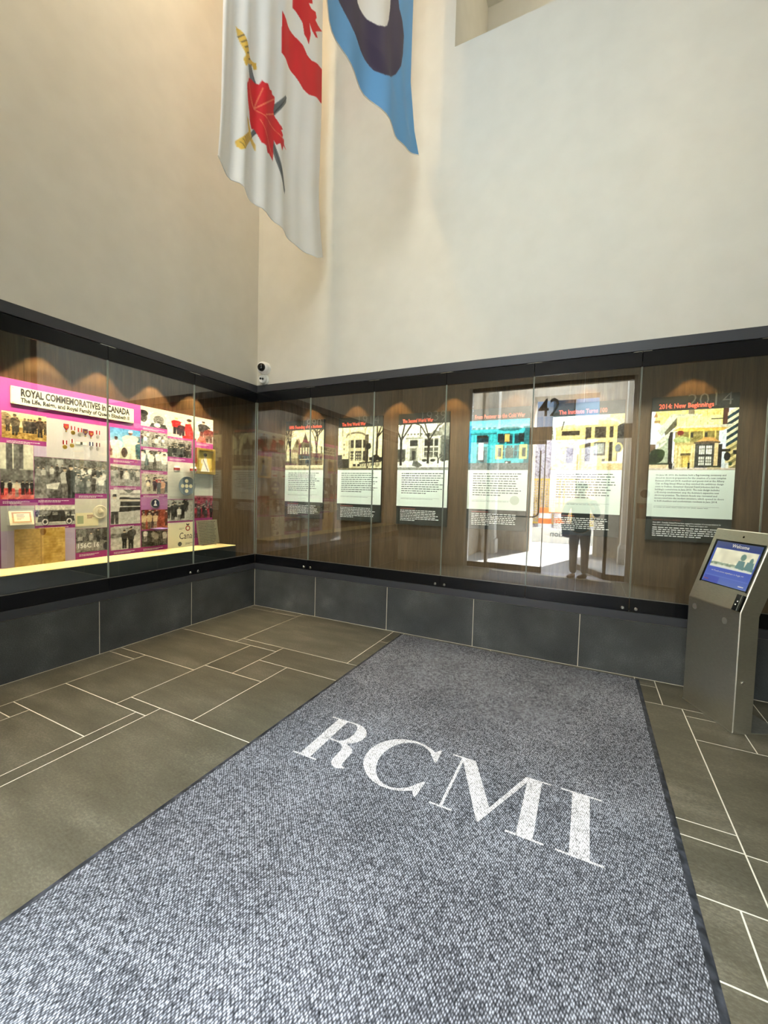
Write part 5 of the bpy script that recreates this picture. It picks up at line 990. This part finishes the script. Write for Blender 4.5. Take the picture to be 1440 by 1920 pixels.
def pilaster(x0, x1, label):
    t = tag(empty('pilaster', ((x0 + x1) / 2, YP0 + .9, 0)), label, 'pilaster', 'pilasters in the portico')
    obj('shaft', MB().box(x0, x1, YP0 + .72, YP0 + 1.0, .42, 4.3), M_LIMEW, t, bevel=.01); obj('plinth', MB().box(x0 - .04, x1 + .04, YP0 + .68, YP0 + 1.04, -.02, .34), M_LIMEW, t, bevel=.01)
    obj('plinth_moulding', MB().prism([(x0 - .04, YP0 + .68, .34), (x0 - .04, YP0 + 1.04, .34), (x0, YP0 + 1.0, .42), (x0, YP0 + .72, .42)], (x1 - x0 + .02, 0, 0)), M_LIMEW, t); obj('capital', MB().box(x0 - .04, x1 + .04, YP0 + .68, YP0 + 1.04, 4.3, 4.349), M_LIMEW, t, bevel=.01)
pilaster(1.30, 1.56, 'pale stone pilaster at the left side inside the portico'); pilaster(4.34, 4.60, 'pale stone pilaster at the right side inside the portico')
struct(obj('pavement', MB().box(-22, 30, -13.4, YP1, -.12, -.03), M_CONC))
for y in (-9.5, -10.4): struct(obj('pavement_joint', MB().box(-22, 30, y - .012, y + .012, -.031, -.029), M_PAVE))
struct(obj('road', MB().box(-30, 40, -40, -13.4, -.20, -.10), M_ASPH))
struct(obj('canopy_sun_block', MB().box(-6, 14, -9.6, YD - .301, 7.0, 7.4), M_CONC))  # unseen slab added to keep direct sun out of the clerestory
# construction fence, drums, barrier
M_YEL = mat('yellow_fence_paint', (250, 206, 40), .5)
def fence(x0, label):
    t = tag(empty('construction_fence', (x0 + 1.2, -14.5, 0)), label, 'fence', 'construction fence panels across the street')
    for x in (x0 + .03, x0 + 2.37): obj('fence_post', MB().tube([(x, -14.5, -.03), (x, -14.5, 2.2)], .035, 8), M_YEL, t)
    for z in (.35, 2.17): obj('fence_rail', MB().tube([(x0, -14.5, z), (x0 + 2.4, -14.5, z)], .028, 8), M_YEL, t)
    mb = MB()
    for k in range(24): mb.box(x0 + .1 * k + .03, x0 + .1 * k + .05, -14.505, -14.495, .35, 2.17)
    for k in range(18): mb.box(x0, x0 + 2.4, -14.508, -14.502, .40 + .1 * k, .42 + .1 * k)
    stuff(obj('fence_mesh', mb, M_YEL, t))
for k, x in enumerate((-2.30, 0.20, 2.70, 5.20)): fence(x, ('far left', 'left', 'middle', 'right')[k].join(('yellow mesh construction fence panel, ', ' one in the row across the street')))
def drum(x, y, label):
    t = tag(empty('traffic_drum', (x, y, 0)), label, 'traffic drum', 'orange drums on the street'); O_, W_ = mat('drum_orange', (250, 110, 40), .5), M_WPLAST
    obj('drum_base', MB().lathe([(.34, 0), (.34, .05), (.28, .06)], (x, y, -.03), seg=16), M_RUBBER, t)
    for k, z in enumerate((.05, .25, .45, .65, .85)): obj('drum_band', MB().lathe([(.27 - .012 * k, z), (.26 - .012 * k, z + .2)], (x, y, -.03), seg=16), O_ if k % 2 == 0 else W_, t)
drum(2.15, -13.3, 'orange and white traffic drum left of the yellow fence post'); drum(2.66, -14.0, 'orange and white traffic drum close against the yellow fence post')
bar_ = tag(obj('street_barrier', MB().prism([(1.0, -11.0, -.03), (1.0, -10.5, -.03), (1.0, -10.62, .15), (1.0, -10.70, .42), (1.0, -10.80, .42), (1.0, -10.88, .15)], (4.4, 0, 0)), M_CONC), 'low pale concrete barrier with lettering in front of the fence', 'barrier')
bme = text_mesh('Demolition', .26, offset=.004); bme.transform(frame_matrix((3.75, -10.615, .17), (-1, 0, 0), Vector((0, -.08, .27)).normalized())); obj('barrier_lettering', bme, mat('barrier_ink', (70, 80, 86), .6), bar_)
hd = tag(obj('hoarding', MB().box(-6, 10, -16.1, -16.0, -.1, 4.15), mat('hoarding_print', rough=.7)), 'tall construction hoarding printed with mottled violet and white pattern', 'hoarding')
mh = hd.data.materials[0]; n1 = nd(mh, 'ShaderNodeTexNoise', Scale=5.0, Detail=6.0, Roughness=0.8, Distortion=1.5); ln(mh, coords(mh), n1.inputs['Vector']); ln(mh, ramp(mh, n1.outputs['Fac'], [(.40, tuple(lin((60, 56, 96)))), (.5, tuple(lin((220, 214, 232)))), (.62, tuple(lin((246, 244, 246)))), (.7, tuple(lin((190, 120, 160))))]), bsdf(mh).inputs['Base Color'])
def tower(x0, x1, y, h, m, pane_m, label, nx_, nz_):
    t = tag(obj('office_building', MB().box(x0, x1, y - 8, y, -.1, h), m), label, 'building')
    W_ = (x1 - x0) / nx_; H_ = h / nz_; pm = None
    for i in range(nx_):
        for k in range(1, nz_):
            if pm is None:
                o = obj('window_pane', MB().box(-W_ * .4, W_ * .4, -.02, .06, -H_ * .36, H_ * .36), pane_m, t); pm = o.data
            else:
                o = bpy.data.objects.new('window_pane', pm); C.objects.link(o); attach(o, t)
            o.matrix_basis = Matrix.Translation((x0 + W_ * (i + .5), y, H_ * (k + .5)))
M_BGL = mat('blue_tower_glass', (176, 200, 228), .3); M_DGL = mat('dark_tower_glass', (34, 44, 58), .15)
tower(-1.1, 0.5, -36, 30, mat('white_tower', (226, 228, 232), .6), M_BGL, 'slim white office tower beyond the hoarding at left', 2, 10)
tower(0.6, 2.15, -34, 26, mat('dark_tower', (60, 68, 78), .5), M_DGL, 'narrow dark glazed office building beyond the hoarding', 2, 9)
tower(2.25, 9, -35, 30, mat('pale_blue_tower', (190, 210, 224), .5), M_BGL, 'broad pale blue office tower beyond the hoarding at right', 8, 10)
tower(-12, -1.4, -34, 24, mat('grey_tower', (150, 150, 150), .6), M_DGL, 'wide grey office building with dark windows beyond the hoarding', 10, 8)

# ------------------------------------------------------------------ person standing in the doorway (seen reflected)
def skin_body(name, V, E_, Rr, m, parent, sub=2, root=0):
    me = bpy.data.meshes.new(name); me.from_pydata(V, E_, []); o = bpy.data.objects.new(name, me); C.objects.link(o)
    sk = o.modifiers.new('skin', 'SKIN'); sk.use_smooth_shade = True
    for i, d in enumerate(me.skin_vertices[0].data): d.radius = (Rr[i], Rr[i]) if not isinstance(Rr[i], tuple) else Rr[i]; d.use_root = i == root
    sb = o.modifiers.new('sub', 'SUBSURF'); sb.levels = sub; sb.render_levels = sub
    dg = bpy.context.evaluated_depsgraph_get(); m2 = bpy.data.meshes.new_from_object(o.evaluated_get(dg)); bpy.data.objects.remove(o)
    return obj(name, m2, m, parent, smooth=True)
PX, PY = 3.55, -4.30
person = tag(empty('person', (PX, PY, 0)), 'person in dark jacket and light trousers standing in the doorway holding papers', 'person')
M_SKIN = mat('skin', (196, 150, 124), .55); M_JACK = mat('dark_jacket', (44, 46, 52), .8); M_TROU = mat('light_grey_trousers', (214, 214, 214), .85); M_SHOE = mat('brown_shoes', (120, 96, 80), .5); M_HAIR = mat('dark_hair', (48, 40, 36), .7)
Q = lambda x, y, z: (PX + x, PY + y, z)
# body: pelvis, spine, neck, head, legs, arms (one continuous skin)
V = [Q(0, 0, .90), Q(0, .01, 1.10), Q(0, .01, 1.28), Q(0, .02, 1.40), Q(0, .03, 1.49), Q(0, .05, 1.57), Q(0, .055, 1.66),
     Q(-.085, .0, .84), Q(-.09, .03, .47), Q(-.085, -.01, .09), Q(.085, 0, .84), Q(.10, .02, .47), Q(.095, -.04, .09),
     Q(-.19, .01, 1.36), Q(-.27, .02, 1.12), Q(-.25, .17, 1.03), Q(-.235, .235, 1.01),
     Q(.19, .01, 1.36), Q(.27, .05, 1.14), Q(.19, .27, 1.27), Q(.165, .34, 1.31)]
E_ = [(0, 1), (1, 2), (2, 3), (3, 4), (4, 5), (5, 6), (0, 7), (7, 8), (8, 9), (0, 10), (10, 11), (11, 12), (3, 13), (13, 14), (14, 15), (15, 16), (3, 17), (17, 18), (18, 19), (19, 20)]
Rr = [(.13, .10), (.125, .095), (.15, .10), (.12, .08), (.052, .052), (.075, .085), (.075, .09), .085, .058, .042, .085, .058, .042, .055, .043, .034, .028, .055, .043, .034, .028]
skin_body('body', V, E_, Rr, M_SKIN, person)
jk = [V[i] for i in (0, 1, 2, 3)] + [V[13], V[14], V[15]] + [V[17], V[18], V[19]] ; jk[0] = Q(0, 0, .80)
skin_body('jacket', jk, [(0, 1), (1, 2), (2, 3), (3, 4), (4, 5), (5, 6), (3, 7), (7, 8), (8, 9)], [(.175, .135), (.155, .125), (.18, .13), (.14, .10), .075, .062, .052, .075, .062, .052], M_JACK, person)
tr = [Q(0, 0, .92), Q(-.088, 0, .82), Q(-.09, .03, .47), Q(-.085, -.01, .07), Q(.088, 0, .82), Q(.10, .02, .47), Q(.095, -.04, .07)]
skin_body('trousers', tr, [(0, 1), (1, 2), (2, 3), (0, 4), (4, 5), (5, 6)], [(.15, .12), .105, .075, .066, .105, .075, .066], M_TROU, person)
for s, q in ((-1, Q(-.09, .0, .04)), (1, Q(.10, -.03, .04))):
    h0 = Vector(q); d = Vector((-.55 if s > 0 else -.35, .8, 0)).normalized()
    skin_body('shoe', [tuple(h0 - d * .06), tuple(h0 + d * .06), tuple(h0 + d * .17 - Vector((0, 0, .006)))], [(0, 1), (1, 2)], [(.042, .044), (.048, .042), (.040, .030)], M_SHOE, person)
hc = Vector(Q(0, .055, 1.625))
hr_ = MB().lathe([(.098, -.015), (.105, .02), (.100, .055), (.078, .085), (.045, .102), (.002, .108)], hc + Vector((0, -.018, -.005)), (0, -.22, 1), 20); obj('hair', hr_, M_HAIR, person, smooth=True)
fy = hc.y + .094
obj('nose', MB().tube([(hc.x, fy - .006, hc.z - .0), (hc.x, fy + .014, hc.z - .034), (hc.x, fy - .006, hc.z - .042)], [.008, .013, .008], 8), M_SKIN, person, smooth=True)
for s in (-1, 1):
    obj('eye', MB().lathe([(.011, 0), (.009, .005), (.001, .007)], (hc.x + s * .032, fy - .014, hc.z - .004), (0, 1, 0), 12), M_WPLAST, person); obj('ear', MB().lathe([(.008, -.006), (.026, 0), (.022, .008)], (hc.x + s * .084, hc.y - .005, hc.z - .016), (s, 0, 0), 12), M_SKIN, person, smooth=True)
obj('mouth', MB().tube([(hc.x - .024, fy - .014, hc.z - .067), (hc.x, fy - .006, hc.z - .069), (hc.x + .024, fy - .014, hc.z - .067)], .005, 6), mat('lips', (160, 96, 88), .5), person)
def hand(wrist, fwd, side, palm_n):
    w0 = Vector(wrist); f_ = Vector(fwd).normalized(); s_ = Vector(side).normalized(); n_ = Vector(palm_n).normalized()
    VV = [w0, w0 + f_ * .05]; EE = [(0, 1)]; RR_ = [(.026, .018), (.036, .016)]
    for k in range(4):
        b0 = len(VV); base = w0 + f_ * .085 + s_ * (.027 - .018 * k); L = (.036, .042, .039, .030)[k]
        VV += [base, base + f_ * L * .7 + n_ * L * .35, base + f_ * L * .9 + n_ * L * 1.0]; EE += [(1, b0), (b0, b0 + 1), (b0 + 1, b0 + 2)]; RR_ += [.0095, .0085, .0075]
    b0 = len(VV); VV += [w0 + f_ * .03 + s_ * .034, w0 + f_ * .06 + s_ * .056 + n_ * .01, w0 + f_ * .085 + s_ * .055 + n_ * .025]; EE += [(0, b0), (b0, b0 + 1), (b0 + 1, b0 + 2)]; RR_ += [.012, .010, .0085]
    return skin_body('hand', [tuple(v) for v in VV], EE, RR_, M_SKIN, person)
hand(V[16], (.15, .8, -.5), (1, 0, .1), (0, -.3, -1)); hand(V[20], (-.3, .7, .35), (-.6, -.2, .7), (0, -1, .2))
tag(obj('paper_sheet', MB().prism([Q(-.30, .33, .985), Q(-.14, .37, 1.0), Q(-.17, .29, .74), Q(-.27, .25, .76)], (.0, .003, .0)), mat('pale_blue_paper', (190, 198, 226), .6)), 'pale bluish sheet of paper held low by the person in the doorway', 'paper')
